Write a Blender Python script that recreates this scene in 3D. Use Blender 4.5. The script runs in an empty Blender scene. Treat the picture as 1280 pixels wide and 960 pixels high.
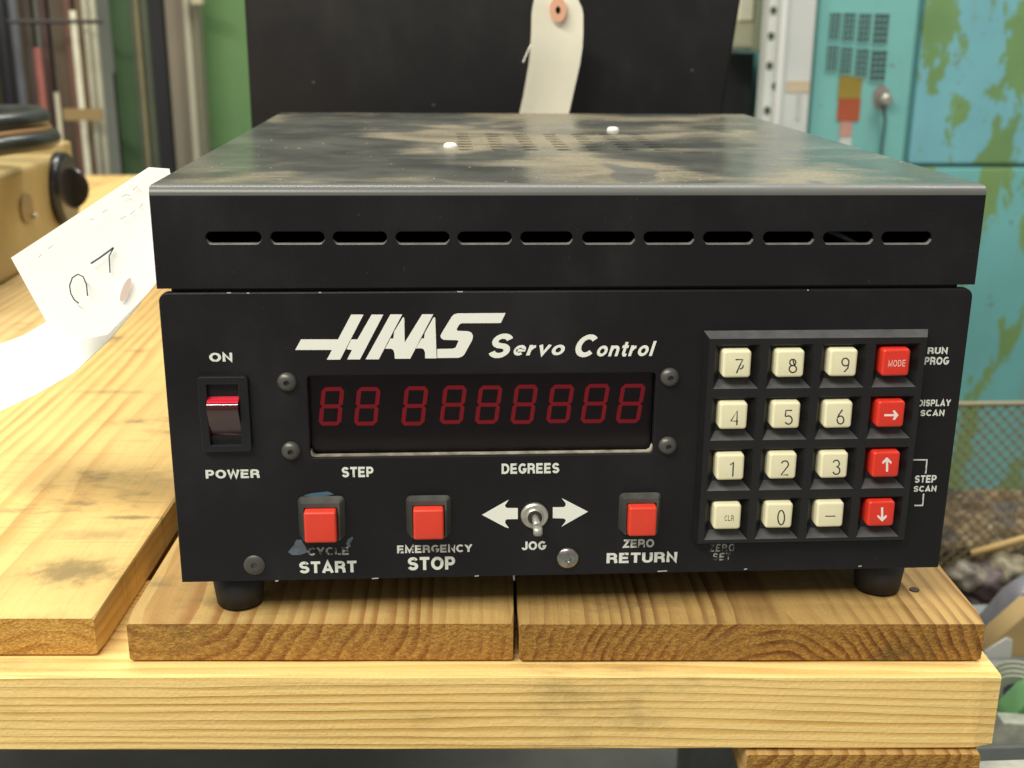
import bpy, bmesh, math, random
from mathutils import Vector, Matrix
random.seed(7)
# ------------------------------------------------------------------ camera, world, lights
scene = bpy.context.scene
COL = scene.collection
CAM = Vector((-0.0496844, -0.4287408, 0.2138138))
FPX, PITCH, YAW, ROLL = 1456.73, 0.2983751, 0.0615223, 0.0079488
fw = Vector((math.sin(YAW)*math.cos(PITCH), math.cos(YAW)*math.cos(PITCH), -math.sin(PITCH)))
rt0 = Vector((math.cos(YAW), -math.sin(YAW), 0)); up0 = rt0.cross(fw)
rt = rt0*math.cos(ROLL)+up0*math.sin(ROLL); up = -rt0*math.sin(ROLL)+up0*math.cos(ROLL)
cam_d = bpy.data.cameras.new('camera'); cam = bpy.data.objects.new('camera', cam_d); COL.objects.link(cam)
M = Matrix((rt, up, -fw)).transposed().to_4x4(); M.translation = CAM; cam.matrix_world = M
cam_d.sensor_width = 36; cam_d.lens = FPX/1280*36; cam_d.clip_start = 0.02; cam_d.clip_end = 60
cam_d.dof.use_dof = True; cam_d.dof.focus_distance = 0.465; cam_d.dof.aperture_fstop = 14
scene.camera = cam
w = bpy.data.worlds.new('World'); scene.world = w; w.use_nodes = True
w.node_tree.nodes['Background'].inputs[0].default_value = (0.88, 0.86, 0.82, 1)
w.node_tree.nodes['Background'].inputs[1].default_value = 0.34
scene.view_settings.view_transform = 'Standard'; scene.view_settings.look = 'None'
scene.view_settings.exposure = 0.14; scene.view_settings.gamma = 1
def area(name, loc, target, sx, sy, power, color):
    d = bpy.data.lights.new(name, 'AREA'); d.shape = 'RECTANGLE'; d.size = sx; d.size_y = sy; d.energy = power; d.color = color
    o = bpy.data.objects.new(name, d); COL.objects.link(o); o.location = loc
    o.rotation_euler = (Vector(target)-Vector(loc)).to_track_quat('-Z', 'Y').to_euler(); return o
area('ceiling_tube_light', (-0.72, -0.66, 1.24), (-.12, 0.0, 0), 1.6, 0.08, 33, (1, 0.97, 0.86))
area('ceiling_tube_light', (-0.2, 1.5, 2.2), (-0.1, 0.9, 0), 2.4, 0.5, 46, (1, 0.99, 0.90))
area('ceiling_tube_light', (0.9, 0.5, 2.0), (0.5, 0.9, 0), 0.3, 1.4, 30, (1, 0.98, 0.9))

def P(px, py, ax, v):
    """where the view line through a photo pixel meets the plane of one face of a real object"""
    d = fw + rt*((px-640)/FPX) + up*((480-py)/FPX)
    return CAM + d*((v-CAM[ax])/d[ax])

# ------------------------------------------------------------------ materials
def mat(name, color=(.5,.5,.5), rough=.5, metal=0, spec=.5, coat=0, bump=0, bscale=300, var=0, vscale=20, emit=None):
    m = bpy.data.materials.new(name); m.use_nodes = True; nt = m.node_tree; b = nt.nodes['Principled BSDF']
    b.inputs['Base Color'].default_value = (*color, 1); b.inputs['Roughness'].default_value = rough
    b.inputs['Metallic'].default_value = metal; b.inputs['Specular IOR Level'].default_value = spec
    b.inputs['Coat Weight'].default_value = coat
    tc = nt.nodes.new('ShaderNodeTexCoord')
    if var:
        n = nt.nodes.new('ShaderNodeTexNoise'); n.inputs['Scale'].default_value = vscale; n.inputs['Detail'].default_value = 6; n.inputs['Roughness'].default_value = .65
        nt.links.new(tc.outputs['Object'], n.inputs['Vector'])
        mx = nt.nodes.new('ShaderNodeMix'); mx.data_type = 'RGBA'
        mx.inputs[6].default_value = (*[c*(1-var) for c in color], 1); mx.inputs[7].default_value = (*[min(1, c*(1+var)) for c in color], 1)
        mr = nt.nodes.new('ShaderNodeMapRange'); mr.inputs[1].default_value = .3; mr.inputs[2].default_value = .7
        nt.links.new(n.outputs['Fac'], mr.inputs[0]); nt.links.new(mr.outputs[0], mx.inputs[0]); nt.links.new(mx.outputs[2], b.inputs['Base Color'])
    if bump:
        n2 = nt.nodes.new('ShaderNodeTexNoise'); n2.inputs['Scale'].default_value = bscale; n2.inputs['Detail'].default_value = 3
        nt.links.new(tc.outputs['Object'], n2.inputs['Vector'])
        bp = nt.nodes.new('ShaderNodeBump'); bp.inputs['Strength'].default_value = bump; bp.inputs['Distance'].default_value = .0005
        nt.links.new(n2.outputs['Fac'], bp.inputs['Height']); nt.links.new(bp.outputs[0], b.inputs['Normal'])
    return m
class NB:
    """tiny node builder"""
    def __init__(s, name):
        s.m = bpy.data.materials.new(name); s.m.use_nodes = True; s.t = s.m.node_tree; s.b = s.t.nodes['Principled BSDF']
    def n(s, typ, **kw):
        x = s.t.nodes.new(typ)
        for k, v in kw.items(): setattr(x, k, v)
        return x
    def l(s, a, b): s.t.links.new(a, b)
    def coord(s, scale=(1,1,1), loc=(0,0,0), rot=(0,0,0), src='Object'):
        tc = s.n('ShaderNodeTexCoord'); mp = s.n('ShaderNodeMapping')
        mp.inputs['Scale'].default_value = scale; mp.inputs['Location'].default_value = loc; mp.inputs['Rotation'].default_value = rot
        s.l(tc.outputs[src], mp.inputs[0]); return mp.outputs[0]
    def noise(s, vec, scale, detail=4, rough=.55, dist=0):
        x = s.n('ShaderNodeTexNoise'); x.inputs['Scale'].default_value = scale; x.inputs['Detail'].default_value = detail
        x.inputs['Roughness'].default_value = rough; x.inputs['Distortion'].default_value = dist; s.l(vec, x.inputs['Vector']); return x.outputs['Fac']
    def rng(s, v, a, b, c=0, d=1):
        x = s.n('ShaderNodeMapRange'); x.interpolation_type = 'SMOOTHSTEP'
        for i, q in enumerate((a, b, c, d)): x.inputs[i+1].default_value = q
        s.l(v, x.inputs[0]); return x.outputs[0]
    def mix(s, f, a, b):
        x = s.n('ShaderNodeMix', data_type='RGBA')
        for k, q in ((0, f), (6, a), (7, b)):
            if isinstance(q, (tuple, float, int)): x.inputs[k].default_value = (*q, 1) if isinstance(q, tuple) else q
            else: s.l(q, x.inputs[k])
        return x.outputs[2]
    def math(s, op, a, b=0.0, c=0.0):
        x = s.n('ShaderNodeMath', operation=op)
        for i, q in enumerate((a, b, c)):
            if isinstance(q, (float, int)): x.inputs[i].default_value = q
            else: s.l(q, x.inputs[i])
        return x.outputs[0]
    def bump(s, h, strength, dist):
        x = s.n('ShaderNodeBump'); x.inputs['Strength'].default_value = strength; x.inputs['Distance'].default_value = dist
        s.l(h, x.inputs['Height']); s.l(x.outputs[0], s.b.inputs['Normal'])

def wood(name, pith, axis, early, late, freq, seed, dirt=.5, contrast=1.0, stains=(), chatter=.45):
    """sawn softwood: growth rings round a pith line along the board, so faces and end grain agree"""
    k = NB(name)
    v = k.coord(loc=(seed*1.7, seed*.9, 0))
    sc = [1, 1, 1]; sc[axis] = .10
    v2 = k.coord(scale=tuple(sc), loc=(seed, seed*2, seed*.3))
    wob = k.noise(v2, 9, 3)
    wob2 = k.noise(v2, 45, 3)
    sep = k.n('ShaderNodeSeparateXYZ'); tc = k.n('ShaderNodeTexCoord'); k.l(tc.outputs['Object'], sep.inputs[0])
    oth = [i for i in range(3) if i != axis]
    a = k.math('SUBTRACT', sep.outputs[oth[0]], pith[0]); b = k.math('SUBTRACT', sep.outputs[oth[1]], pith[1])
    a = k.math('ADD', a, k.math('MULTIPLY', sep.outputs[axis], .035))
    r = k.math('SQRT', k.math('ADD', k.math('MULTIPLY', a, a), k.math('MULTIPLY', b, b)))
    r = k.math('ADD', r, k.math('MULTIPLY', wob, .030)); r = k.math('ADD', r, k.math('MULTIPLY', wob2, .0065))
    ph = k.math('FRACT', k.math('MULTIPLY', r, freq))
    band = k.math('MULTIPLY', k.rng(ph, .30, .86), k.rng(ph, .92, 1.0, 1, 0))
    vs = [700, 700, 700]; vs[axis] = 14
    fib = k.noise(k.coord(scale=tuple(vs)), 1, 3)
    bvar = k.rng(k.noise(v2, 60, 3), .32, .68, .12, 1.0)
    col = k.mix(k.math('MULTIPLY', k.math('MULTIPLY', band, bvar), contrast), early, late)
    col = k.mix(k.rng(fib, .45, .8, 0, .35), col, tuple(c*.62 for c in early))
    big = k.noise(v, 7, 5, .6)
    col = k.mix(k.rng(big, .45, .75, 0, .35), col, tuple(c*q for c, q in zip(late, (1.25, 1.35, 1.4))))
    ds = [60, 60, 60]; ds[axis] = 22
    dn = k.noise(k.coord(scale=(9, 17, 12), loc=(seed*3, seed, 2)), 1, 8, .72)
    dn2 = k.noise(k.coord(scale=(50, 160, 90), loc=(seed, 1, 5)), 1, 5, .6)
    dm = k.math('MULTIPLY', k.rng(dn, .54, .70), k.rng(dn2, .35, .6, .25, 1))
    col = k.mix(k.math('MULTIPLY', dm, dirt), col, (.13, .105, .055))
    ch = [14, 14, 14]; ch[axis] = 420
    chat = k.noise(k.coord(scale=tuple(ch), loc=(seed, 0, seed)), 1, 2, .5); chm = k.noise(k.coord(loc=(seed, 9, 0)), 16, 3)
    col = k.mix(k.math('MULTIPLY', k.rng(chat, .56, .72, 0, chatter), k.rng(chm, .45, .6)), col, tuple(c*.5 for c in early))
    for sx, sy, rx, ry, st in stains:
        dx = k.math('DIVIDE', k.math('SUBTRACT', sep.outputs[0], sx), rx); dy = k.math('DIVIDE', k.math('SUBTRACT', sep.outputs[1], sy), ry)
        rr = k.math('SQRT', k.math('ADD', k.math('MULTIPLY', dx, dx), k.math('MULTIPLY', dy, dy)))
        rr = k.math('ADD', rr, k.math('MULTIPLY', k.math('SUBTRACT', k.noise(k.coord(scale=(150, 120, 90)), 1, 6, .65), .5), 1.5))
        col = k.mix(k.rng(rr, .15, 1.1, st*.85, 0), col, (.15, .12, .055))
    # sawn end grain soaks up more grime and is deeper in colour
    nm = k.n('ShaderNodeNewGeometry'); vt = k.n('ShaderNodeVectorTransform', vector_type='NORMAL', convert_from='WORLD', convert_to='OBJECT'); k.l(nm.outputs['True Normal'], vt.inputs[0])
    sn = k.n('ShaderNodeSeparateXYZ'); k.l(vt.outputs[0], sn.inputs[0]); endm = k.rng(k.math('ABSOLUTE', sn.outputs[axis]), .6, .9)
    rough_ = k.noise(k.coord(scale=(620, 620, 900)), 1, 3, .7)
    endc = k.n('ShaderNodeMix', data_type='RGBA', blend_type='MULTIPLY'); endc.inputs[0].default_value = 1; k.l(col, endc.inputs[6])
    k.l(k.mix(k.rng(rough_, .35, .7), (.60, .47, .27), (1.0, .84, .52)), endc.inputs[7])
    col = k.mix(endm, col, endc.outputs[2])
    sp = k.noise(k.coord(), 900, 2, .5)
    col = k.mix(k.rng(sp, .66, .76, 0, .55*dirt), col, (.10, .07, .035))
    k.l(col, k.b.inputs['Base Color']); k.b.inputs['Roughness'].default_value = .62; k.b.inputs['Specular IOR Level'].default_value = .3
    rg = k.noise(k.coord(), 650, 4, .6)
    h = k.math('ADD', k.math('MULTIPLY', fib, .5), k.math('MULTIPLY', rg, .8)); h = k.math('ADD', h, k.math('MULTIPLY', band, -.35)); h = k.math('ADD', h, k.math('MULTIPLY', endm, k.math('MULTIPLY', rough_, 3.5)))
    k.bump(h, .55, .0007)
    return k.m

def black_paint(name, base, dust, amount, rough=.42, seed=0, bump=.25):
    k = NB(name)
    n1 = k.noise(k.coord(loc=(seed, seed, 0)), 13, 6, .6); n2 = k.noise(k.coord(scale=(1, 1, .22), loc=(seed, 3, 1)), 75, 4, .6)
    f = k.math('MULTIPLY', k.rng(n1, .40, .72), k.rng(n2, .3, .7, .4, 1))
    col = k.mix(k.math('MULTIPLY', f, amount), base, dust)
    speck = k.noise(k.coord(loc=(seed, 0, 0)), 520, 1, .5)
    col = k.mix(k.rng(speck, .765, .80, 0, .5), col, dust)
    k.l(col, k.b.inputs['Base Color']); k.b.inputs['Roughness'].default_value = rough; k.b.inputs['Specular IOR Level'].default_value = .32
    k.bump(k.noise(k.coord(), 1500, 2, .5), bump, .0002)
    return k.m

def lid_top_mat():
    k = NB('dusty_black_lid')
    v = k.coord(scale=(1, 1, 1), loc=(.13, .02, 0)); warp = k.noise(v, 5, 3)
    comb = k.n('ShaderNodeVectorMath', operation='ADD'); k.l(v, comb.inputs[0])
    sc = k.n('ShaderNodeVectorMath', operation='SCALE'); k.l(warp, sc.inputs[0]); sc.inputs[3].default_value = .05; k.l(sc.outputs[0], comb.inputs[1])
    n = k.noise(comb.outputs[0], 13, 5, .5, .5)
    sepg = k.n('ShaderNodeSeparateXYZ'); tcg = k.n('ShaderNodeTexCoord'); k.l(tcg.outputs['Object'], sepg.inputs[0])
    side = k.math('SUBTRACT', k.rng(sepg.outputs[0], -.13, .01, -.075, .05), k.rng(sepg.outputs[0], .05, .14, 0, .05)); streak = k.noise(k.coord(scale=(9, 55, 1), loc=(2, 5, 0)), 1, 4, .6); side = k.math('ADD', side, k.math('MULTIPLY', k.math('SUBTRACT', streak, .5), .28))
    n = k.math('ADD', n, side)
    thick = k.rng(n, .45, .66)
    fine = k.noise(k.coord(), 500, 3, .6)
    # finger wipes through the dust
    wv = k.noise(k.coord(scale=(1, .45, 1), loc=(4, 7, 0)), 28, 2, .4)
    wipe = k.rng(wv, .60, .66, 1, .15)
    thin = k.rng(k.noise(k.coord(scale=(1,1,1), loc=(9,2,0)), 22, 6, .6), .3, .75)
    base = k.mix(thin, (.050, .053, .047), (.115, .118, .102))
    dust = k.mix(k.rng(fine, .35, .7), (.19, .158, .098), (.29, .24, .155))
    col = k.mix(k.math('MULTIPLY', k.math('MULTIPLY', thick, wipe), .82), base, dust)
    col = k.mix(k.rng(k.noise(k.coord(), 330, 1), .76, .79), col, (.6, .6, .56))
    # the folded front edge goes paler grey: a painted highlight plus dusty wear
    yz = k.rng(sepg.outputs[1], .004, .010)
    col = k.mix(yz, (.105, .105, .098), col)
    k.l(col, k.b.inputs['Base Color'])
    ro = k.math('ADD', k.math('MULTIPLY', thick, .22), .22); fm = k.math('SUBTRACT', 1, yz); k.l(k.math('ADD', ro, k.math('MULTIPLY', fm, .14)), k.b.inputs['Roughness'])
    k.b.inputs['Specular IOR Level'].default_value = .5
    k.bump(fine, .15, .0002)
    return k.m

def peeling(name, c1, c2, th=.5, seed=0, low=None):
    k = NB(name)
    n = k.noise(k.coord(scale=(1.6, 1.6, .62), loc=(seed, seed, 0)), 7.0, 8, .60, .5)
    fine_ = k.noise(k.coord(scale=(1, 1, .7)), 42, 5, .7); n = k.math('ADD', n, k.math('MULTIPLY', k.math('SUBTRACT', fine_, .5), .16))
    f = k.rng(n, th, th+.022)
    n2 = k.noise(k.coord(), 9, 5)
    a = k.mix(n2, tuple(c*.82 for c in c1), tuple(min(1, c*1.15) for c in c1)); b = k.mix(n2, tuple(c*.7 for c in c2), tuple(c*1.3 for c in c2))
    col = k.mix(f, a, b)
    run = k.noise(k.coord(scale=(30, 30, 2.2), loc=(seed, 2, 1)), 1, 5, .6)
    col = k.mix(k.rng(run, .56, .72, 0, .35), col, (.26, .27, .20)); col = k.mix(k.rng(k.noise(k.coord(loc=(2, seed, 0)), 65, 3, .6), .68, .73, 0, .7), col, (.17, .13, .08))
    k.l(col, k.b.inputs['Base Color']); k.b.inputs['Roughness'].default_value = .5
    k.bump(f, -.5, .001)
    return k.m
def print_mat(name, color, wear, scale, th):
    k = NB(name)
    n = k.noise(k.coord(src='Object'), scale, 3, .6)
    k.l(k.mix(k.rng(n, th, th+.05), color, wear), k.b.inputs['Base Color']); k.b.inputs['Roughness'].default_value = .5
    return k.m

MT = {}
MT['panel'] = black_paint('front_panel_black', (.0078, .0070, .0084), (.04, .038, .040), .32, .40, 2)
MT['lidface'] = black_paint('lid_face_black', (.0078, .0070, .0084), (.04, .038, .040), .32, .42, 5)
MT['lidtop'] = lid_top_mat()
MT['chassis'] = mat('chassis_black', (.012, .012, .013), .5)
MT['rubber'] = mat('foot_rubber', (.018, .018, .02), .65, bump=.3)
MT['inside'] = mat('dark_interior', (.003, .003, .004), .9, spec=.1)
MT['white'] = print_mat('white_print', (.74, .76, .68), (.25, .25, .22), 420, .64)
MT['logo'] = mat('logo_print', (.84, .84, .75), .5)
MT['worn'] = print_mat('worn_print', (.36, .37, .33), (.05, .05, .05), 420, .50)
MT['worn2'] = print_mat('rubbed_print', (.66, .66, .60), (.04, .04, .04), 260, .58)
MT['cream'] = mat('cream_key_plastic', (.80, .74, .50), .38, var=.05, vscale=60)
MT['redkey'] = mat('red_key_plastic', (.70, .035, .018), .38, var=.1, vscale=80)
MT['redbtn'] = mat('red_button_plastic', (.72, .05, .024), .42, var=.08, vscale=80)
MT['keyink'] = mat('key_ink', (.03, .03, .035), .6)
MT['keywhite'] = mat('key_white_ink', (.85, .75, .68), .6)
MT['bezel'] = mat('bezel_plastic', (.0095, .009, .010), .40, bump=.2, bscale=900, var=.15, vscale=40)
MT['btnbezel'] = black_paint('button_bezel_dusty', (.045, .046, .042), (.20, .20, .175), .9, .4, 9)
MT['seg'] = mat('led_segment_red', (.72, .020, .045), .5)
MT['window'] = mat('display_back', (.005, .004, .005), .3)
MT['ledge'] = mat('window_ledge_dust', (.28, .25, .20), .45, var=.7, vscale=130)
MT['screw'] = mat('black_screw', (.10, .095, .088), .42, .5)
MT['screwshine'] = mat('zinc_screw', (.40, .38, .36), .30, 1, var=.35, vscale=300)
MT['nickel'] = mat('nickel', (.62, .60, .53), .36, .85, var=.3, vscale=300)
MT['rocker'] = mat('rocker_red', (.045, .002, .004), .10, coat=.6)
MT['rockerframe'] = mat('rocker_frame', (.010, .010, .011), .28)
MT['manila'] = mat('manila_card', (.94, .90, .74), .8, var=.05, vscale=30)
MT['paper'] = mat('white_card', (.95, .95, .90), .85)
MT['patch'] = mat('tag_patch', (.75, .40, .26), .8)
MT['pencil'] = mat('pen_ink', (.10, .10, .13), .7)
MT['faint'] = mat('faint_print', (.62, .60, .56), .8)
MT['smear'] = mat('blue_grey_smear', (.085, .105, .13), .6, var=.4, vscale=200)

# ------------------------------------------------------------------ helpers
def finish(o, parent=None, label=None, cat=None, group=None, kind=None):
    if parent is not None: o.parent = parent
    if label: o['label'] = label
    if cat: o['category'] = cat
    if group: o['group'] = group
    if kind: o['kind'] = kind
    return o
def link(name, me, m, parent=None, smooth=False, **kw):
    o = bpy.data.objects.new(name, me); COL.objects.link(o)
    if m is not None:
        me.materials.clear(); me.materials.append(m)
    if smooth:
        for p in me.polygons: p.use_smooth = True
    return finish(o, parent, **kw)
def frombm(name, bm, m, parent=None, smooth=False, **kw):
    bmesh.ops.recalc_face_normals(bm, faces=bm.faces[:])
    me = bpy.data.meshes.new(name); bm.to_mesh(me); bm.free(); return link(name, me, m, parent, smooth, **kw)
def thing(name, loc, label, cat, group=None):
    o = bpy.data.objects.new(name, None); o.empty_display_size = .02; COL.objects.link(o); o.location = loc
    return finish(o, None, label, cat, group)
def L(parent, p):
    """world point -> parent's local point (parents here are only translated)"""
    q = Vector(p)
    while parent is not None: q = q-parent.location; parent = parent.parent
    return q
def box_bm(bm, c, s, bev=0, seg=2, rotz=0):
    r = bmesh.ops.create_cube(bm, size=1, matrix=Matrix.Translation(c) @ Matrix.Rotation(rotz, 4, 'Z') @ Matrix.Diagonal((*s, 1)))
    if bev:
        es = list({e for v in r['verts'] for e in v.link_edges})
        bmesh.ops.bevel(bm, geom=es, offset=bev, segments=seg, affect='EDGES', profile=.5)
def box(name, c, s, m, parent=None, bev=0, seg=2, rotz=0, smooth=False, **kw):
    """box with its object origin at its own centre"""
    bm = bmesh.new(); box_bm(bm, (0, 0, 0), s, bev, seg)
    o = frombm(name, bm, m, parent, smooth, **kw); o.location = L(parent, c); o.rotation_euler[2] = rotz; return o
def cyl(name, a, b, r1, r2, m, parent=None, seg=24, bev=0, caps=True, **kw):
    a = Vector(a); b = Vector(b); bm = bmesh.new()
    bmesh.ops.create_cone(bm, cap_ends=caps, segments=seg, radius1=r1, radius2=r2, depth=(b-a).length)
    if bev:
        es = [e for e in bm.edges if len(e.link_faces) == 2 and any(len(f.verts) > 4 for f in e.link_faces)]
        bmesh.ops.bevel(bm, geom=es, offset=bev, segments=2, affect='EDGES')
    o = frombm(name, bm, m, parent, False, **kw)
    for p in o.data.polygons: p.use_smooth = len(p.vertices) <= 4
    o.location = L(parent, (a+b)/2); o.rotation_euler = (b-a).to_track_quat('Z', 'Y').to_euler(); return o
def tube(name, pts, r, m, parent=None, seg=10, closed=False, **kw):
    cu = bpy.data.curves.new(name, 'CURVE'); cu.dimensions = '3D'; cu.bevel_depth = r; cu.bevel_resolution = max(2, seg//4)
    sp = cu.splines.new('NURBS'); sp.points.add(len(pts)-1); sp.order_u = 3; sp.use_endpoint_u = not closed; sp.use_cyclic_u = closed; sp.resolution_u = 8
    c = Vector(pts[0])
    for i, q in enumerate(pts): sp.points[i].co = (*(Vector(q)-c), 1)
    cu.use_fill_caps = True
    me = curve_mesh(cu); o = link(name, me, m, parent, True, **kw); o.location = L(parent, c); return o
def curve_mesh(cu):
    t = bpy.data.objects.new('t', cu); COL.objects.link(t)
    me = bpy.data.meshes.new_from_object(t.evaluated_get(bpy.context.evaluated_depsgraph_get()))
    bpy.data.objects.remove(t); bpy.data.curves.remove(cu); me.materials.clear(); return me
def poly_curve(loops, extrude, bevel=0, res=1):
    cu = bpy.data.curves.new('pc', 'CURVE'); cu.dimensions = '2D'; cu.fill_mode = 'BOTH'; cu.extrude = extrude; cu.bevel_depth = bevel; cu.bevel_resolution = res
    for lp in loops:
        sp = cu.splines.new('POLY'); sp.points.add(len(lp)-1); sp.use_cyclic_u = True
        for i, q in enumerate(lp): sp.points[i].co = (q[0], q[1], 0, 1)
    return curve_mesh(cu)
def stand(me, y):
    """turn a flat XY mesh upright: X stays, Y becomes up, its front faces the camera side (-y)"""
    me.transform(Matrix(((1,0,0,0),(0,0,-1,y),(0,1,0,0),(0,0,0,1))))
    return me
def rrect(x0, y0, x1, y1, r, n=5, corners=(1,1,1,1)):
    pts = []
    for k, (cx, cy, a0) in enumerate(((x1-r, y1-r, 0), (x0+r, y1-r, 90), (x0+r, y0+r, 180), (x1-r, y0+r, 270))):
        if corners[k]:
            for i in range(n+1):
                a = math.radians(a0+90*i/n); pts.append((cx+r*math.cos(a), cy+r*math.sin(a)))
        else: pts.append(((x1, y1), (x0, y1), (x0, y0), (x1, y0))[k])
    return pts
def bez_smooth(pts, n=6):
    return pts

# ------------------------------------------------------------------ setting: floor and far wall
def slab(name, x0, x1, y0, y1, z0, z1, m, **kw): return box(name, ((x0+x1)/2, (y0+y1)/2, (z0+z1)/2), (x1-x0, y1-y0, z1-z0), m, **kw)
FL = -0.75
slab('floor', -8, 8, -4, 8, FL-.05, FL, mat('concrete', (.22, .22, .20), .7, var=.25, vscale=3, bump=.3, bscale=30), kind='structure')
slab('wall', -8, 8, 4.6, 4.7, FL+.001, 3.2, mat('painted_block_wall', (.34, .36, .30), .8, var=.2, vscale=2), kind='structure')

# ------------------------------------------------------------------ pallet
PA = -0.0445
pal = thing('pallet', (-0.179, 0.0, -0.085), 'weathered softwood pallet carrying the black control box', 'pallet')
pal.rotation_euler[2] = PA
early = (.66, .46, .19); late = (.36, .17, .042)
def pal_box(name, x0, x1, y0, y1, z0, z1, m, bev=.0008, seed=0, n=26, jit=.0005, ax=1):
    """board in pallet coordinates (x along the front, y away); edges slightly uneven"""
    rnd = random.Random(seed); bm = bmesh.new()
    cx, cy, cz = (x0+x1)/2, (y0+y1)/2, (z0+z1)/2
    h = ((x1-x0)/2, (y1-y0)/2, (z1-z0)/2)
    prof = [(-1, -1), (1, -1), (1, 1), (-1, 1)]
    o = [i for i in range(3) if i != ax]; rings = []
    ts = [-1, -.985]+[-1+2*(i+.5)/n for i in range(1, n)]+[.985, 1]
    for t in ts:
        ring = []; e = bev if abs(t) == 1 else 0
        for k, (a, b) in enumerate(prof):
            for q in ((0, 1) if k % 2 == 0 else (1, 0)):
                co = [0, 0, 0]; co[ax] = t*h[ax]
                ja = rnd.uniform(-jit, jit) if abs(t) < 1 else 0; jb = rnd.uniform(-jit, jit) if abs(t) < 1 else 0
                co[o[0]] = a*(h[o[0]]-e-(bev if q == 1 else 0))+ja*.6; co[o[1]] = b*(h[o[1]]-e-(bev if q == 0 else 0))+jb*.3
                ring.append(bm.verts.new(co))
        rings.append(ring)
    for r0, r1 in zip(rings, rings[1:]):
        for i in range(8): bm.faces.new((r0[i], r0[(i+1) % 8], r1[(i+1) % 8], r1[i]))
    bm.faces.new(rings[0]); bm.faces.new(rings[-1])
    ob = frombm(name, bm, m, pal); ob.location = (cx, cy, cz); return ob
ZT = .068; ZB = .050       # deck board top and underside above the shelf
w2 = wood('pine_board_straight', (-.09, .035), 1, (.55, .36, .13), (.30, .125, .03), 170, 3, .6, .9)
w3 = wood('pine_board_arched', (-.016, -.034), 1, (.46, .29, .10), (.19, .08, .022), 215, 8, .75, 1.0)
def stain(px, py, cx, cy, rx, ry, st):
    q = P(px, py, 2, -.017)-Vector((-.179, 0, -.017)); c, s_ = math.cos(-PA), math.sin(-PA)
    return (q.x*c-q.y*s_-cx, q.x*s_+q.y*c-cy, rx, ry, st)
ST1 = [stain(92, 714, -.0925, .72725, .026, .018, .85), stain(168, 647, -.0925, .72725, .018, .0035, .85), stain(120, 668, -.0925, .72725, .024, .008, .45), stain(140, 490, -.0925, .72725, .03, .006, .5), stain(60, 600, -.0925, .72725, .004, .03, .3)]
w1 = wood('pine_board_pale', (.03, -.06), 1, (.76, .52, .195), (.48, .24, .06), 165, 5, .85, .8, ST1)
w4 = wood('pine_board_far', (.05, .05), 1, (.70, .51, .23), (.46, .25, .08), 150, 11, .5, .8)
wb = wood('pine_stringer', (-.05, -.05), 0, (.93, .66, .26), (.60, .33, .07), 300, 14, .35, .85, (), .06)
pal_box('deck_board', 0, .1575, 0, 1.45, ZB, ZT, w2, seed=1)
pal_box('deck_board', .1585, .350, -.0005, 1.45, ZB, ZT, w3, seed=2)
pal_box('deck_board', -.172, -.013, .0045, 1.45, ZB, ZT, w1, seed=3)
pal_box('deck_board', -.335, -.180, .002, 1.45, ZB, ZT, w4, seed=4)
pal_box('deck_board', -.500, -.343, .004, 1.45, ZB, ZT, w1, seed=5)
pal_box('deck_board', -.66, -.508, .001, 1.45, ZB, ZT, w2, seed=6)
for y in (-.0105, .68, 1.38): pal_box('stringer', -.70, .3545, y, y+.085, .0152, ZB-.0003, wb, seed=int(y*10)+20, ax=0, n=40, bev=.0010)
for x0, x1 in ((-.09, .03), (-.14, -.30)): pal_box('bottom_board', min(x0, x1), max(x0, x1), .09, 1.44, .0002, .0148, w2, seed=37)
for x0, x1 in ((.252, .350),):
    pal_box('bottom_board', min(x0, x1), max(x0, x1), -.0125, 1.44, .0002, .0148, w2 if x0 > 0 else w1, seed=31)

# steel shelf of the rack the pallet stands on
bmn = poly_curve([[(.0021*math.cos(a*.45), .0021*math.sin(a*.45)) for a in range(14)]], .0002)
nl = link('nail', bmn, mat('rusty_nail', (.05, .03, .022), .6, .4), pal); q = P(1143, 737, 2, -.0168)-pal.location; nl.location = (q.x*math.cos(PA)+q.y*math.sin(PA), -q.x*math.sin(PA)+q.y*math.cos(PA), .0682)
steel = mat('grey_shelf_steel', (.20, .215, .20), .5, .2, var=.25, vscale=14, bump=.2, bscale=200)
sh = thing('rack_shelf', (0, -.2, -.085), 'grey painted steel rack shelf under the front of the pallet', 'shelf')
box('shelf_plate', (0, -.2085, -.0875), (2.2, .375, .0045), steel, sh, bev=.0008)
box('shelf_edge', (0, -.0185, -.0905), (2.2, .012, .0115), mat('shelf_edge_paint', (.42, .42, .36), .5, var=.3, vscale=40), sh, bev=.001, )
sh2 = thing('rack_shelf', (-.3, .9, -.085), 'grey steel rack shelf holding up the back of the pallet', 'shelf')
box('shelf_plate', (-.3, .9, -.0875), (1.1, .8, .0045), steel, sh2, bev=.0008)
for x in (-.82, .2):
    for y in (.52, 1.28): box('shelf_leg', (x, y, (FL-.0901)/2), (.05, .05, -FL-.0903), steel, sh2, bev=.002)
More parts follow.
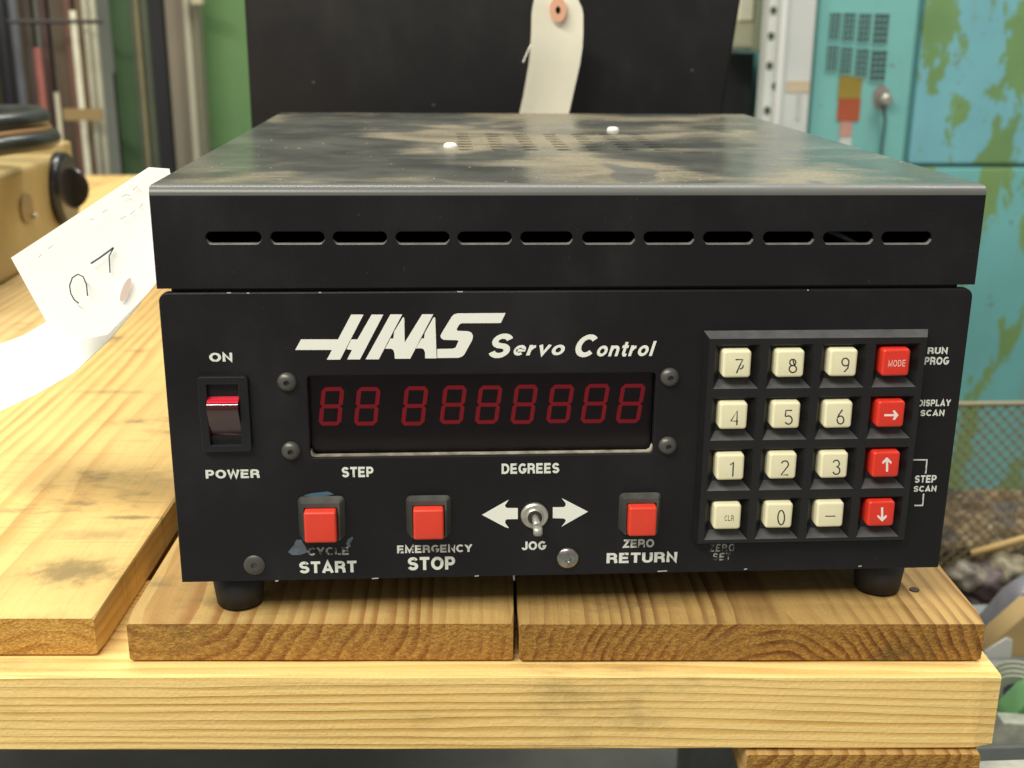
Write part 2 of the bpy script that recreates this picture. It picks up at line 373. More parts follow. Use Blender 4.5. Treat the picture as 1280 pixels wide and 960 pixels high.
# low black case on the shelf below the pallet
bc = thing('black_case', (-.13, -.04, -.085), 'low flat black case lying on the shelf below the pallet front', 'case')
box('case_body', (-.13, -.0475, -.0823), (.175, .038, .0052), mat('case_black', (.008, .008, .009), .5), bc, bev=.0015)
box('case_lid', (-.13, -.0475, -.0789), (.173, .036, .0014), mat('case_lid_black', (.009, .009, .010), .45), bc, bev=.0005)
gb = thing('green_clamp', (-.245, -.045, -.085), 'green painted block on the shelf at the lower left', 'block')
box('clamp_block', (-.249, -.045, -.0818), (.04, .035, .006), mat('green_block', (.07, .17, .05), .5, var=.3, vscale=50), gb, bev=.001)
box('clamp_strap', (-.249, -.045, -.0782), (.012, .037, .0010), MT['nickel'], gb, bev=.0003)

# ------------------------------------------------------------------ the control box
HL, HP, D, WP, W = .03772, .11838, .368, .1548, .155
Z0 = HP+.0015; ZTOP = Z0+HL
unit = thing('control_box', (0, .02, -.017), 'black bench top motion controller with red digit display, keypad and dusty lid', 'controller')
def U(name, me, m, parent=unit, smooth=False, **kw):
    """a mesh given in world coordinates, put under parent with its origin at its own middle"""
    n = len(me.vertices); c = sum((v.co for v in me.vertices), Vector())/n
    me.transform(Matrix.Translation(-c)); o = link(name, me, m, parent, smooth, **kw); o.location = L(parent, c); return o
def auto_smooth(o, ang=35):
    me = o.data
    for p in me.polygons: p.use_smooth = True
    me.set_sharp_from_angle(angle=math.radians(ang)); return o

# chassis: hollow tray behind the front panel
bm = bmesh.new()
for c, s in (((0, .19, .0012), (2*WP-.004, .356, .002)), ((-WP+.003, .19, HP/2+.008), (.0015, .356, HP+.012)), ((WP-.003, .19, HP/2+.008), (.0015, .356, HP+.012)), ((0, .0045, HP+.002), (2*WP-.010, .0012, .014)), ((0, .3665, HP/2+.001), (2*WP-.004, .0015, HP-.004))):
    box_bm(bm, c, s)
me = bpy.data.meshes.new('chassis'); bm.to_mesh(me); bm.free(); chassis = U('chassis', me, MT['chassis'])
box('inner_cover', (0, .19, .112), (2*WP-.012, .33, .002), MT['inside'], chassis)
# front panel with the display opening
WIN = [P(384, 467, 1, 0), P(822, 572, 1, 0)]
wx0, wx1 = P(384, 520, 1, 0).x, P(820, 515, 1, 0).x; wz1, wz0 = P(600, 466, 1, 0).z, P(600, 571, 1, 0).z
me = stand(poly_curve([rrect(-WP+.0006, .0006, WP-.0006, HP-.0006, .0030, 5, (1, 1, 0, 0)), rrect(wx0, wz0, wx1, wz1, .0022)], .0012, .0006), .0018)
panel = U('front_panel', me, MT['panel']); auto_smooth(panel)
# bright worn edge under the display opening
me = stand(poly_curve([[(wx0+.0004, wz0+.0032), (wx0+.0004, wz0+.0018), (wx0+.0010, wz0+.0006), (wx0+.0022, wz0+.0001), (wx1-.0022, wz0+.0001), (wx1-.0008, wz0+.0008), (wx1-.0002, wz0+.0020), (wx1-.0002, wz0+.0035), (wx1-.0007, wz0+.0035), (wx1-.0014, wz0+.0016), (wx1-.0026, wz0+.0009), (wx0+.0024, wz0+.0009), (wx0+.0013, wz0+.0016), (wx0+.0009, wz0+.0032)]], .0013), .0021)
disp = box('display', ((wx0+wx1)/2, .0080, (wz0+wz1)/2), (wx1-wx0+.006, .004, wz1-wz0+.006), MT['window'], unit, bev=.0004)
U('window_edge', me, MT['ledge'], disp)
# acrylic pane over the digits
k = NB('smoked_acrylic'); nt = k.t; nt.nodes.remove(k.b); out = nt.nodes['Material Output']
tr = k.n('ShaderNodeBsdfTransparent'); tr.inputs[0].default_value = (.90, .84, .86, 1); gl = k.n('ShaderNodeBsdfGlossy'); gl.inputs['Roughness'].default_value = .06
fr = k.n('ShaderNodeFresnel'); fr.inputs[0].default_value = 1.3; ms = k.n('ShaderNodeMixShader')
k.l(fr.outputs[0], ms.inputs[0]); k.l(tr.outputs[0], ms.inputs[1]); k.l(gl.outputs[0], ms.inputs[2]); k.l(ms.outputs[0], out.inputs[0])
box('window_pane', ((wx0+wx1)/2, .0042, (wz0+wz1)/2), (wx1-wx0+.004, .001, wz1-wz0+.004), k.m, disp)
# nine seven-segment digits, leaning right
def seg_loops(w, h, t, sh):
    g = t*.12; f = lambda x, y: (x+sh*y, y); L_ = []
    def hbar(y): return [f(g+t*.3, y), f(t*.9, y+t/2), f(w-t*.9, y+t/2), f(w-g-t*.3, y), f(w-t*.9, y-t/2), f(t*.9, y-t/2)]
    def vbar(x, y0, y1): return [f(x-t/2, y0+t*.55), f(x, y0+t*.15), f(x+t/2, y0+t*.55), f(x+t/2, y1-t*.55), f(x, y1-t*.15), f(x-t/2, y1-t*.55)]
    L_ += [hbar(t/2), hbar(h/2), hbar(h-t/2)]
    L_ += [vbar(t/2, t/2-.1*t, h/2), vbar(t/2, h/2, h-t/2+.1*t), vbar(w-t/2, t/2-.1*t, h/2), vbar(w-t/2, h/2, h-t/2+.1*t)]
    return L_
YD = .0058
def seg_mesh(loops):
    bm = bmesh.new()
    for i, lp in enumerate(loops): bm.faces.new([bm.verts.new((x, y, i*3e-6)) for x, y in lp])
    me = bpy.data.meshes.new('digit'); bm.to_mesh(me); bm.free(); return me
for xa, xb, yt, yb in ((398, 426, 484, 532), (442, 471, 484, 532), (501, 530, 483, 532), (549, 578, 482, 530), (593, 622, 482, 530), (637.5, 666, 481, 530), (682, 711, 481, 529), (725, 755, 480, 529), (769, 799, 480, 529)):
    a = P(xa, yb, 1, YD); b = P(xb, yb, 1, YD); t = P(xa, yt, 1, YD)
    wd = b.x-a.x; h = t.z-a.z; bmm = seg_mesh(seg_loops(wd, h, .0016, .125)+[])
    stand(bmm, a.y); bmm.transform(Matrix.Translation((a.x, 0, a.z))); U('digit', bmm, MT['seg'], disp)
# panel lettering
def _arc(cx, cy, rx, ry, a0, a1, n=10): return [(cx+rx*math.cos(math.radians(a0+(a1-a0)*i/n)), cy+ry*math.sin(math.radians(a0+(a1-a0)*i/n))) for i in range(n+1)]
GL = {'A': (.84, [[(.09, 0), (.42, .93), (.75, 0)], [(.22, .27), (.62, .27)]]), 'C': (.78, [_arc(.42, .5, .32, .4, 42, 318, 16)]),
 'D': (.78, [[(.1, .5), (.1, .9), (.34, .9)]+_arc(.34, .5, .34, .4, 90, -90)[1:]+[(.1, .1), (.1, .5)]]), 'E': (.70, [[(.68, .1), (.1, .1), (.1, .9), (.66, .9)], [(.2, .5), (.62, .5)]]),
 'G': (.82, [_arc(.43, .5, .33, .4, 42, 325, 16)+[(.73, .42), (.44, .42)]]), 'I': (.2, [[(.1, 0), (.1, 1)]]), 'J': (.60, [[(.5, 1), (.5, .3)]+_arc(.3, .3, .2, .2, 0, -175)[1:]]),
 'L': (.62, [[(.1, 1), (.1, .1), (.62, .1)]]), 'M': (.92, [[(.1, 0), (.1, .93), (.46, .14), (.82, .93), (.82, 0)]]), 'N': (.74, [[(.1, 0), (.1, .90), (.64, .10), (.64, 1)]]),
 'O': (.88, [_arc(.44, .5, .34, .4, 0, 360, 24)]), 'P': (.70, [[(.1, 0), (.1, .9), (.40, .9)]+_arc(.40, .67, .2, .23, 90, -90)[1:]+[(.2, .44)]]),
 'R': (.76, [[(.1, 0), (.1, .9), (.42, .9)]+_arc(.42, .69, .2, .21, 90, -90)[1:]+[(.2, .48)], [(.44, .48), (.62, .36), (.66, 0)]]),
 'S': (.72, [_arc(.36, .7, .25, .2, 15, 270, 12)+_arc(.36, .3, .26, .2, 90, -165, 12)[1:]]), 'T': (.70, [[(0, .9), (.70, .9)], [(.35, .82), (.35, 0)]]),
 'U': (.74, [[(.1, 1), (.1, .35)]+_arc(.37, .35, .27, .25, 180, 360)[1:]+[(.64, 1)]]), 'W': (1.0, [[(.07, 1), (.27, .08), (.5, .90), (.73, .08), (.93, 1)]]),
 'Y': (.76, [[(.06, 1), (.38, .46), (.38, 0)], [(.70, 1), (.40, .48)]]), 'Z': (.68, [[(.04, .9), (.60, .9), (.07, .1), (.66, .1)]]),
 'e': (.62, [[(.14, .36), (.54, .36)]+_arc(.33, .36, .22, .27, 10, 312, 12)]), 'r': (.42, [[(.1, 0), (.1, .72)], [(.12, .40)]+_arc(.38, .38, .22, .24, 160, 95, 5)]),
 'v': (.60, [[(.06, .72), (.30, .08), (.54, .72)]]), 'o': (.68, [_arc(.34, .36, .24, .27, 0, 360, 18)]), 'n': (.62, [[(.1, 0), (.1, .72)], [(.12, .40)]+_arc(.32, .40, .2, .23, 160, 0, 7)+[(.52, 0)]]),
 't': (.42, [[(.2, .95), (.2, .2), (.26, .08), (.42, .08)], [(0, .64), (.40, .64)]]), 'l': (.2, [[(.1, 0), (.1, 1)]])}
def text_mesh(s, bold=.2, shear=0, space=1.0):
    """block capitals drawn as heavy mitred strokes"""
    bm = bmesh.new(); x = 0; lay = 0
    for ch in s:
        wd, strokes = GL[ch]
        for st in strokes:
            lay += 1; n = len(st); pv = None; z = lay*2e-6
            for i, p in enumerate(st):
                p = Vector(p); clo = (Vector(st[0])-Vector(st[-1])).length < 1e-6
                a = Vector(st[i-1]) if i else (Vector(st[-2]) if clo else None); b = Vector(st[i+1]) if i < n-1 else (Vector(st[1]) if clo else None)
                d1 = (p-a).normalized() if a is not None else None; d2 = (b-p).normalized() if b is not None else None
                d1 = d1 or d2; d2 = d2 or d1; t = d1+d2; t = t.normalized() if t.length > 1e-4 else d1
                nv = Vector((-t.y, t.x)); cs = max(.45, nv.dot(Vector((-d1.y, d1.x)))); q = nv*(bold/2/cs)
                cur = [bm.verts.new((x+p.x+q.x+shear*(p.y+q.y), p.y+q.y, z)), bm.verts.new((x+p.x-q.x+shear*(p.y-q.y), p.y-q.y, z))]
                if pv: bm.faces.new((pv[1], cur[1], cur[0], pv[0]))
                pv = cur
        x += wd+.13*space
    me = bpy.data.meshes.new('text'); bm.to_mesh(me); bm.free(); return me
def letter(s, x0, x1, y0, y1, m, parent, bold=.23, shear=0, y=-.00005, name='lettering', space=1.0, z_tilt=True):
    """words printed on an upright face at depth y, filling a box whose corners are photo pixels"""
    me = text_mesh(s, bold, shear, space)
    xs = [v.co.x for v in me.vertices]; ys = [v.co.y for v in me.vertices]
    ax, bx, ay, by = min(xs), max(xs), min(ys), max(ys)
    a = P(x0, y1, 1, y); b = P(x1, y1, 1, y); t = P((x0+x1)/2, y0, 1, y); m0 = P((x0+x1)/2, y1, 1, y)
    sx = (b.x-a.x)/(bx-ax); sy = (t.z-m0.z)/(by-ay); sk = (b.z-a.z)/(b.x-a.x)*0
    for v in me.vertices:
        X = (v.co.x-ax)*sx; v.co = (a.x+X, y-v.co.z, m0.z+(v.co.y-ay)*sy+sk*X)
    return U(name, me, m, parent)
YP = -.00012
def lt(s, x0, x1, y0, y1, m='white', **kw): return letter(s, x0, x1, y0, y1, MT[m], panel, y=YP, **kw)
lt('ON', 262, 291, 439.5, 453.5); lt('POWER', 257.5, 325, 585.5, 599.5); lt('STEP', 427.5, 467, 583.5, 596.5); lt('DEGREES', 627, 699, 579, 592)
lt('CYCLE', 385, 436, 683.5, 694, m='worn'); lt('START', 374.5, 446, 699, 716.5); lt('EMERGENCY', 496.5, 590.5, 679.5, 692, m='worn2'); lt('STOP', 510, 569, 696, 712.5)
lt('JOG', 652, 683, 676.5, 687.5); lt('ZERO', 777.5, 817.5, 674, 684.5, m='worn2'); lt('RETURN', 758, 846, 689, 705)
lt('RUN', 1159, 1184, 433, 443.5); lt('PROG', 1155, 1186, 446, 456); lt('DISPLAY', 1147.5, 1188, 498, 508, m='white'); lt('SCAN', 1150, 1180, 511, 521)
lt('STEP', 1143, 1170, 594, 603.5); lt('SCAN', 1141.5, 1170, 606, 615.5); lt('ZERO', 886, 918, 680, 689.5, m='worn', space=1.6, bold=.19); lt('SET', 891, 913, 691, 700.5, m='worn', space=1.5, bold=.19)
lt('S', 611, 641, 417, 447.5, m='logo', shear=.28, bold=.215); lt('ervo', 642, 706, 430.5, 446.5, m='logo', shear=.28, bold=.19)
lt('C', 719, 746.5, 418, 446.5, m='logo', shear=.28, bold=.215); lt('ontrol', 746, 820, 426.5, 445.5, m='logo', shear=.28, bold=.19)
def strip(px, wpx, name, m, parent, y, closed=False):
    """a thin printed line along photo pixels on the upright plane at depth y"""
    bm = bmesh.new(); pts = [P(a, b, 1, y) for a, b in px]; hw = wpx/2/2950
    prev = None
    for i, q in enumerate(pts):
        d = (pts[min(i+1, len(pts)-1)]-pts[max(i-1, 0)]).normalized(); nrm = Vector((-d.z, 0, d.x))*hw
        cur = (bm.verts.new(q+nrm), bm.verts.new(q-nrm))
        if prev: bm.faces.new((prev[0], prev[1], cur[1], cur[0]))
        prev = cur
    me = bpy.data.meshes.new(name); bm.to_mesh(me); bm.free(); return U(name, me, m, parent)
strip([(1141.5, 574.8), (1159.5, 574.8)], 1.8, 'bracket_line', MT['worn2'], panel, YP); strip([(1158.7, 575.5), (1157, 592)], 1.8, 'bracket_line', MT['worn2'], panel, YP)
strip([(1154.5, 617), (1153.3, 631)], 1.8, 'bracket_line', MT['worn2'], panel, YP); strip([(1143, 631.8), (1154, 631.8)], 1.8, 'bracket_line', MT['worn2'], panel, YP)
def poly_px(loops, name, m, parent, y, ox=0, oy=0, s=1):
    lps = []
    for lp in loops:
        q = [P(ox+a/s, oy+b/s, 1, y) for a, b in lp]; lps.append([(v.x, v.z) for v in q])
    me = stand(poly_curve(lps, .00004), y); return U(name, me, m, parent)
def arc(cx, cy, rx, ry, a0, a1, n=6): return [(cx+rx*math.cos(math.radians(a0+(a1-a0)*i/n)), cy+ry*math.sin(math.radians(a0+(a1-a0)*i/n))) for i in range(n+1)]
# word mark: slanted H with its long bar, two A, S with a long top stroke (8x crop of the photo at 360,380)
poly_px([[(72, 459), (130, 354), (500, 354), (632, 106), (755, 106), (522, 556), (388, 556), (440, 459)]], 'logo_letter', MT['logo'], panel, YP, 360, 380, 8)
poly_px([[(584, 452), (632, 354), (694, 354), (836, 106), (953, 106), (720, 554), (592, 554), (640, 459)]], 'logo_letter', MT['logo'], panel, YP, 360, 380, 8)
poly_px([[(776, 553), (1024, 104), (1142, 104), (908, 553)]], 'logo_letter', MT['logo'], panel, YP, 360, 380, 8)
poly_px([[(970, 447), (1025, 345), (1052, 345), (1062, 275), (1150, 132), (1163, 140), (1167, 385), (1342, 103), (1452, 103), (1222, 547), (1068, 547), (1064, 490), (1052, 458), (1030, 447)]], 'logo_letter', MT['logo'], panel, YP, 360, 380, 8)
poly_px([[(318, 443), (376, 344), (400, 344), (408, 290), (495, 134), (512, 134), (526, 543), (412, 543), (410, 480), (396, 452), (376, 443)]], 'logo_letter', MT['logo'], panel, YP, 480, 380, 8)
poly_px([[(532, 540), (532, 450), (686, 447), (716, 436), (744, 372), (736, 362), (596, 358), (570, 340), (564, 318), (582, 282), (676, 128), (700, 104), (738, 94), (1216, 90), (1168, 190), (776, 192), (752, 206), (726, 252), (736, 268), (838, 272), (872, 284), (890, 316), (884, 358), (806, 500), (784, 524), (744, 538)]], 'logo_letter', MT['logo'], panel, YP, 480, 380, 8)
# jog arrows (8x crop at 590,610)
poly_px([[(100, 268), (368, 116), (330, 172), (336, 192), (352, 200), (458, 200), (458, 310), (352, 312), (334, 322), (332, 350), (370, 402), (330, 390)]], 'arrow', MT['logo'], panel, YP, 590, 610, 8)
poly_px([[(1160, 236), (898, 102), (936, 152), (936, 180), (916, 192), (808, 192), (808, 302), (916, 304), (938, 318), (932, 342), (892, 388)]], 'arrow', MT['logo'], panel, YP, 590, 610, 8)
# scuffs left by old tape round the cycle button (8x crop is 4x at 220,580)
poly_px([[(560, 440), (590, 405), (600, 380), (625, 378), (645, 410), (660, 440), (620, 455), (580, 455)]], 'tape_residue', MT['smear'], panel, YP*.6, 220, 580, 4)
poly_px([[(850, 400), (858, 378), (882, 362), (886, 372), (868, 400), (876, 412), (862, 416)]], 'tape_residue', MT['smear'], panel, YP*.6, 220, 580, 4)
poly_px([[(636, 158), (680, 146), (760, 138), (790, 150), (760, 158), (690, 162)]], 'tape_residue', mat('blue_residue', (.07, .13, .19), .6), panel, YP*.6, 220, 580, 4)
# ---- lid
me = stand(poly_curve([[(-W+.0003, Z0+.0003), (W-.0003, Z0+.0003), (W-.0003, ZTOP-.0034), (-W+.0003, ZTOP-.0034)]] +
    [(lambda a, b, c: rrect(a.x, c.z, b.x, P((x0+x1)/2, 288.3, 1, 0).z, min(.0026, (P((x0+x1)/2, 288.3, 1, 0).z-c.z)*.47), 6))(P(x0, 297, 1, 0), P(x1, 297, 1, 0), P((x0+x1)/2, 305.8, 1, 0))
     for x0, x1 in ((256, 328), (337, 407), (415, 485), (493.5, 563), (571, 641), (649.5, 717), (727, 795), (803.5, 869), (878, 943), (953, 1019), (1028, 1093), (1101, 1166))], .0010, .0004), .0014)
lid = thing('t', (0, 0, 0), '', ''); bpy.data.objects.remove(lid)
lid = U('lid', me, MT['lidface']); auto_smooth(lid)
lid.data.materials.append(mat('slot_lip_lit', (.17, .165, .155), .35, var=.3, vscale=120))  # upward slot lips painted paler for the light they catch
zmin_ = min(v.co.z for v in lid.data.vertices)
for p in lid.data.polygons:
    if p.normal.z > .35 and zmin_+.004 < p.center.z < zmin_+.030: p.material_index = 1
# folded front edge, top sheet with vent slots, sides and back
bm = bmesh.new(); R_ = .0034; prof = [(.0, ZTOP-R_)]+[(R_-R_*math.cos(math.radians(a)), ZTOP-R_+R_*math.sin(math.radians(a))) for a in range(10, 91, 10)]
prof += [(.012, ZTOP)]
inn = [(y+.0012 if y < .002 else y, z-.0012) for y, z in prof]
def ext_profile(bm, pts, x0, x1):
    a = [bm.verts.new((x0, y, z)) for y, z in pts]; b = [bm.verts.new((x1, y, z)) for y, z in pts]
    for i in range(len(pts)-1): bm.faces.new((a[i], a[i+1], b[i+1], b[i]))
NX = 24
for j in range(NX):
    ext_profile(bm, prof, -W+2*W*j/NX, -W+2*W*(j+1)/NX)
bmesh.ops.remove_doubles(bm, verts=bm.verts[:], dist=1e-6)
rn = random.Random(3)
me = bpy.data.meshes.new('front_fold'); bmesh.ops.recalc_face_normals(bm, faces=bm.faces[:]); bm.to_mesh(me); bm.free()
fold = U('front_fold', me, MT['lidtop'], lid, smooth=True)
# keep the dust pattern in lid coordinates: the fold and the top share a material whose object origins match
def at_origin(o, world):
    d = Vector(world); cur = Vector(o.location); p = o.parent
    while p is not None: cur = cur+p.location; p = p.parent
    o.data.transform(Matrix.Translation(cur-d)); o.location = o.location+(d-cur); return o
at_origin(fold, (0, 0, ZTOP))
box('vent_light_block', (.0, .21, ZTOP-.0050), (2*W-.03, .26, .001), MT['inside'], lid)  # added plate that stops light coming in through the vents
vents = []
vx = [P(x, 176, 2, ZTOP).x for x in (566, 592, 604, 630, 641, 668, 680, 706, 717, 743, 755, 781, 792, 818)]
vy0, vy1 = P(690, 188, 2, ZTOP).y, P(690, 166, 2, ZTOP).y
nr = 7; dyv = (vy1-vy0)/nr
for j in range(7):
    for i in range(nr):
        y0 = vy0+dyv*i; vents.append(rrect(vx[2*j]+.002, y0, vx[2*j+1]-.001, y0+dyv*.42, dyv*.2, 2))
me = poly_curve([[(-W, .012), (W, .012), (W, D), (-W, D)]]+vents, .0005)
me.transform(Matrix.Translation((0, 0, ZTOP-.0005))); top = U('lid_top', me, MT['lidtop'], lid); at_origin(top, (0, 0, ZTOP))
bm = bmesh.new()
box_bm(bm, (-W+.0006, D/2+.001, (Z0+ZTOP-.0012)/2), (.0011, D-.004, HL-.0013)); box_bm(bm, (W-.0006, D/2+.001, (Z0+ZTOP-.0012)/2), (.0011, D-.004, HL-.0013)); box_bm(bm, (0, D-.0006, (Z0+ZTOP-.0012)/2), (2*W-.0026, .0011, HL-.0013))
me = bpy.data.meshes.new('lid_skirt'); bm.to_mesh(me); bm.free(); U('lid_skirt', me, MT['lidface'], lid)
# bundle of wiring glimpsed in one slot
a = P(1036, 288, 1, .012); b = P(1068, 303, 1, .006); tube('wire', [a+Vector((-.01, .01, .002)), a, b, b+Vector((.01, .004, -.006))], .0011, mat('wire_grey', (.10, .10, .11), .4), unit)
def cap_mesh(name, wd, h, dp, r=.0013, e=.0010, ns=4):
    """rounded-square key or button: straight sides, softly rounded front rim"""
    bm = bmesh.new(); rings = []
    for off, y in [(0, dp/2), (0, -dp/2+e)]+[(e*(1-math.cos(math.radians(90*k/ns))), -dp/2+e-e*math.sin(math.radians(90*k/ns))) for k in range(1, ns+1)]:
        lp = rrect(-wd/2+off, -h/2+off, wd/2-off, h/2-off, max(r-off, .0003), 5); rings.append([bm.verts.new((x, y, z)) for x, z in lp])
    n = len(rings[0])
    for r0, r1 in zip(rings, rings[1:]):
        for i in range(n): bm.faces.new((r0[i], r0[(i+1) % n], r1[(i+1) % n], r1[i]))
    bm.faces.new(rings[-1]); bm.faces.new(rings[0]); bmesh.ops.recalc_face_normals(bm, faces=bm.faces[:])
    me = bpy.data.meshes.new(name); bm.to_mesh(me); bm.free()
    for p in me.polygons: p.use_smooth = True
    me.set_sharp_from_angle(angle=math.radians(65)); return me
def pan_screw(px, py, m, r=.0036, plane=(1, 0), name='screw', hgt=.0016, shine=None):
    c = P(px, py, *plane); bm = bmesh.new(); n = 28
    nrm = Vector((0, -1, 0)) if plane[0] == 1 else Vector((0, 0, 1))
    u = Vector((1, 0, 0)); v = nrm.cross(u)
    rr = [(1, 0), (1, .35), (.86, .72), (.55, .96), (.30, 1), (.27, .40), (0, .35)]
    prev = None
    for f, h in rr:
        if f == 0: cur = [bm.verts.new(c+nrm*hgt*h)]
        else:
            nn = n; cur = [bm.verts.new(c+(u*math.cos(2*math.pi*i/nn)+v*math.sin(2*math.pi*i/nn))*r*f+nrm*hgt*h) for i in range(nn)]
        if prev:
            for i in range(n):
                if len(cur) == 1: bm.faces.new((prev[i], prev[(i+1) % n], cur[0]))
                else: bm.faces.new((prev[i], prev[(i+1) % n], cur[(i+1) % n], cur[i]))
        prev = cur
    bmesh.ops.recalc_face_normals(bm, faces=bm.faces[:])
    me = bpy.data.meshes.new(name); bm.to_mesh(me); bm.free(); o = U(name, me, m, unit); auto_smooth(o, 50); return o
for q in ((359, 477), (364, 563), (837, 471), (834.5, 556.5)): pan_screw(*q, MT['screw'], .0037, hgt=.0024)
pan_screw(318, 706, MT['screw'], .0042, hgt=.0012)
o = pan_screw(709.5, 697, MT['screwshine'], .0046, hgt=.0018); o['label'] = 'bright zinc screw below the jog switch'
pan_screw(563, 184, mat('white_dusty_screw', (.75, .75, .68), .4), .0034, plane=(2, ZTOP), hgt=.0022); pan_screw(766, 163.5, mat('white_dusty_screw', (.75, .75, .68), .4), .0034, plane=(2, ZTOP), hgt=.0022)
# feet
for x, y in ((-.1352, .0155), (.1360, .0160), (-.135, .345), (.135, .345)):
    cyl('foot', (x, y, -.0169), (x, y, .0002), .0092, .0112, MT['rubber'], unit, 32, .0012)
# chips of bare metal along the panel's edges
chip = mat('bare_chip', (.55, .55, .50), .4, .3)
for i, (x, y, wd) in enumerate(((286, 366.0, 5), (310, 366.3, 3), (400, 365.6, 3), (575, 364.6, 7), (845, 730-0, 0), (1010, 362.6, 2))):
    if wd: strip([(x-wd/2, y), (x+wd/2, y+.2)], 1.3, 'paint_chip', chip, panel, -.0002)
for x, y, wd in ((346, 729.5, 4), (469, 726.3, 8), (596, 723.2, 5), (828, 717.2, 12), (932, 714.7, 4), (1075, 711, 4)):
    strip([(x-wd/2, y-3), (x+wd/2, y-3.6)], 1.5, 'paint_chip', chip, panel, -.0002)
# ---- keypad
YB = -.0042                                      # front of the bezel plate
kx = [P(c, 455, 1, YB).x for c in (921.5, 988, 1054.3, 1120.2)]; kz = [P(988, c+3, 1, YB).z for c in (455.0, 519.5, 583.3, 645.0)]
px_ = (kx[3]-kx[0])/3; pz_ = (kz[0]-kz[3])/3
kxs = [kx[0]+px_*i for i in range(4)]; kzs = [kz[0]-pz_*i for i in range(4)]
bm = bmesh.new()
def quad(*p): bm.faces.new([bm.verts.new(q) for q in p])
hw, ih, yw = .0088, .0060, -.0002
for cx in kxs:
    for cz in kzs:
        X = [cx-px_/2, cx-hw, cx+hw, cx+px_/2]; Z = [cz-pz_/2, cz-hw, cz+hw, cz+pz_/2]
        for i in range(3):
            for j in range(3):
                if (i, j) != (1, 1): quad((X[i], YB, Z[j]), (X[i+1], YB, Z[j]), (X[i+1], YB, Z[j+1]), (X[i], YB, Z[j+1]))
        o4 = [(cx-hw, cz-hw), (cx+hw, cz-hw), (cx+hw, cz+hw), (cx-hw, cz+hw)]; i4 = [(cx-ih, cz-ih), (cx+ih, cz-ih), (cx+ih, cz+ih), (cx-ih, cz+ih)]
        for q in range(4):
            a, b, c_, d = o4[q], o4[(q+1) % 4], i4[(q+1) % 4], i4[q]
            quad((a[0], YB, a[1]), (b[0], YB, b[1]), (c_[0], yw, c_[1]), (d[0], yw, d[1]))
        quad(*[(a[0], yw, a[1]) for a in i4])
gx0, gx1, gz0, gz1 = kxs[0]-px_/2, kxs[3]+px_/2, kzs[3]-pz_/2, kzs[0]+pz_/2
ox0, ox1, oz0, oz1 = gx0-.0008, gx1+.0008, gz0+.0002, gz1+.0006
ring = [[(gx0, YB, gz0), (gx1, YB, gz0), (gx1, YB, gz1), (gx0, YB, gz1)], [(ox0, YB, oz0), (ox1, YB, oz0), (ox1, YB, oz1), (ox0, YB, oz1)],
        [(ox0-.0016, -.0002, oz0-.001), (ox1+.0016, -.0002, oz0-.001), (ox1+.0016, -.0002, oz1+.0022), (ox0-.0016, -.0002, oz1+.0022)]]
for r0, r1 in zip(ring, ring[1:]):
    for q in range(4): quad(r0[q], r0[(q+1) % 4], r1[(q+1) % 4], r1[q])
bmesh.ops.remove_doubles(bm, verts=bm.verts[:], dist=1e-6); bmesh.ops.recalc_face_normals(bm, faces=bm.faces[:])
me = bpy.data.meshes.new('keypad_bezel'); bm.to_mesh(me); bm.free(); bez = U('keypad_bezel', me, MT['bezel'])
bez.data.materials.append(mat('bezel_ledge_lit', (.085, .085, .087), .45, var=.25, vscale=150))  # upward slopes painted lighter, as if lit from above
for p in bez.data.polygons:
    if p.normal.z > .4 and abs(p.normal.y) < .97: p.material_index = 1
YK = -.0068
names = [['7', '8', '9', 'MODE'], ['4', '5', '6', '>'], ['1', '2', '3', '^'], ['CLR', '0', '-', 'v']]
keycx = [[921.5, 988, 1054.3, 1120.2], [917, 983, 1048.3, 1113.8], [913.3, 978.7, 1043, 1107.8], [909.5, 974, 1037.9, 1101.7]]
keycy = [[455.5, 455, 454, 453.5], [520.5, 519.5, 519, 518], [584.5, 583, 582, 581], [646.5, 645, 643.7, 642.6]]
key_me = cap_mesh('key_cream', .0109, .0108, .0066)
key_red = key_me.copy(); key_me.materials.append(MT['cream']); key_red.materials.append(MT['redkey'])
def legend_line(pts, wd, m, parent, y): return strip(pts, wd, 'legend', m, parent, y)
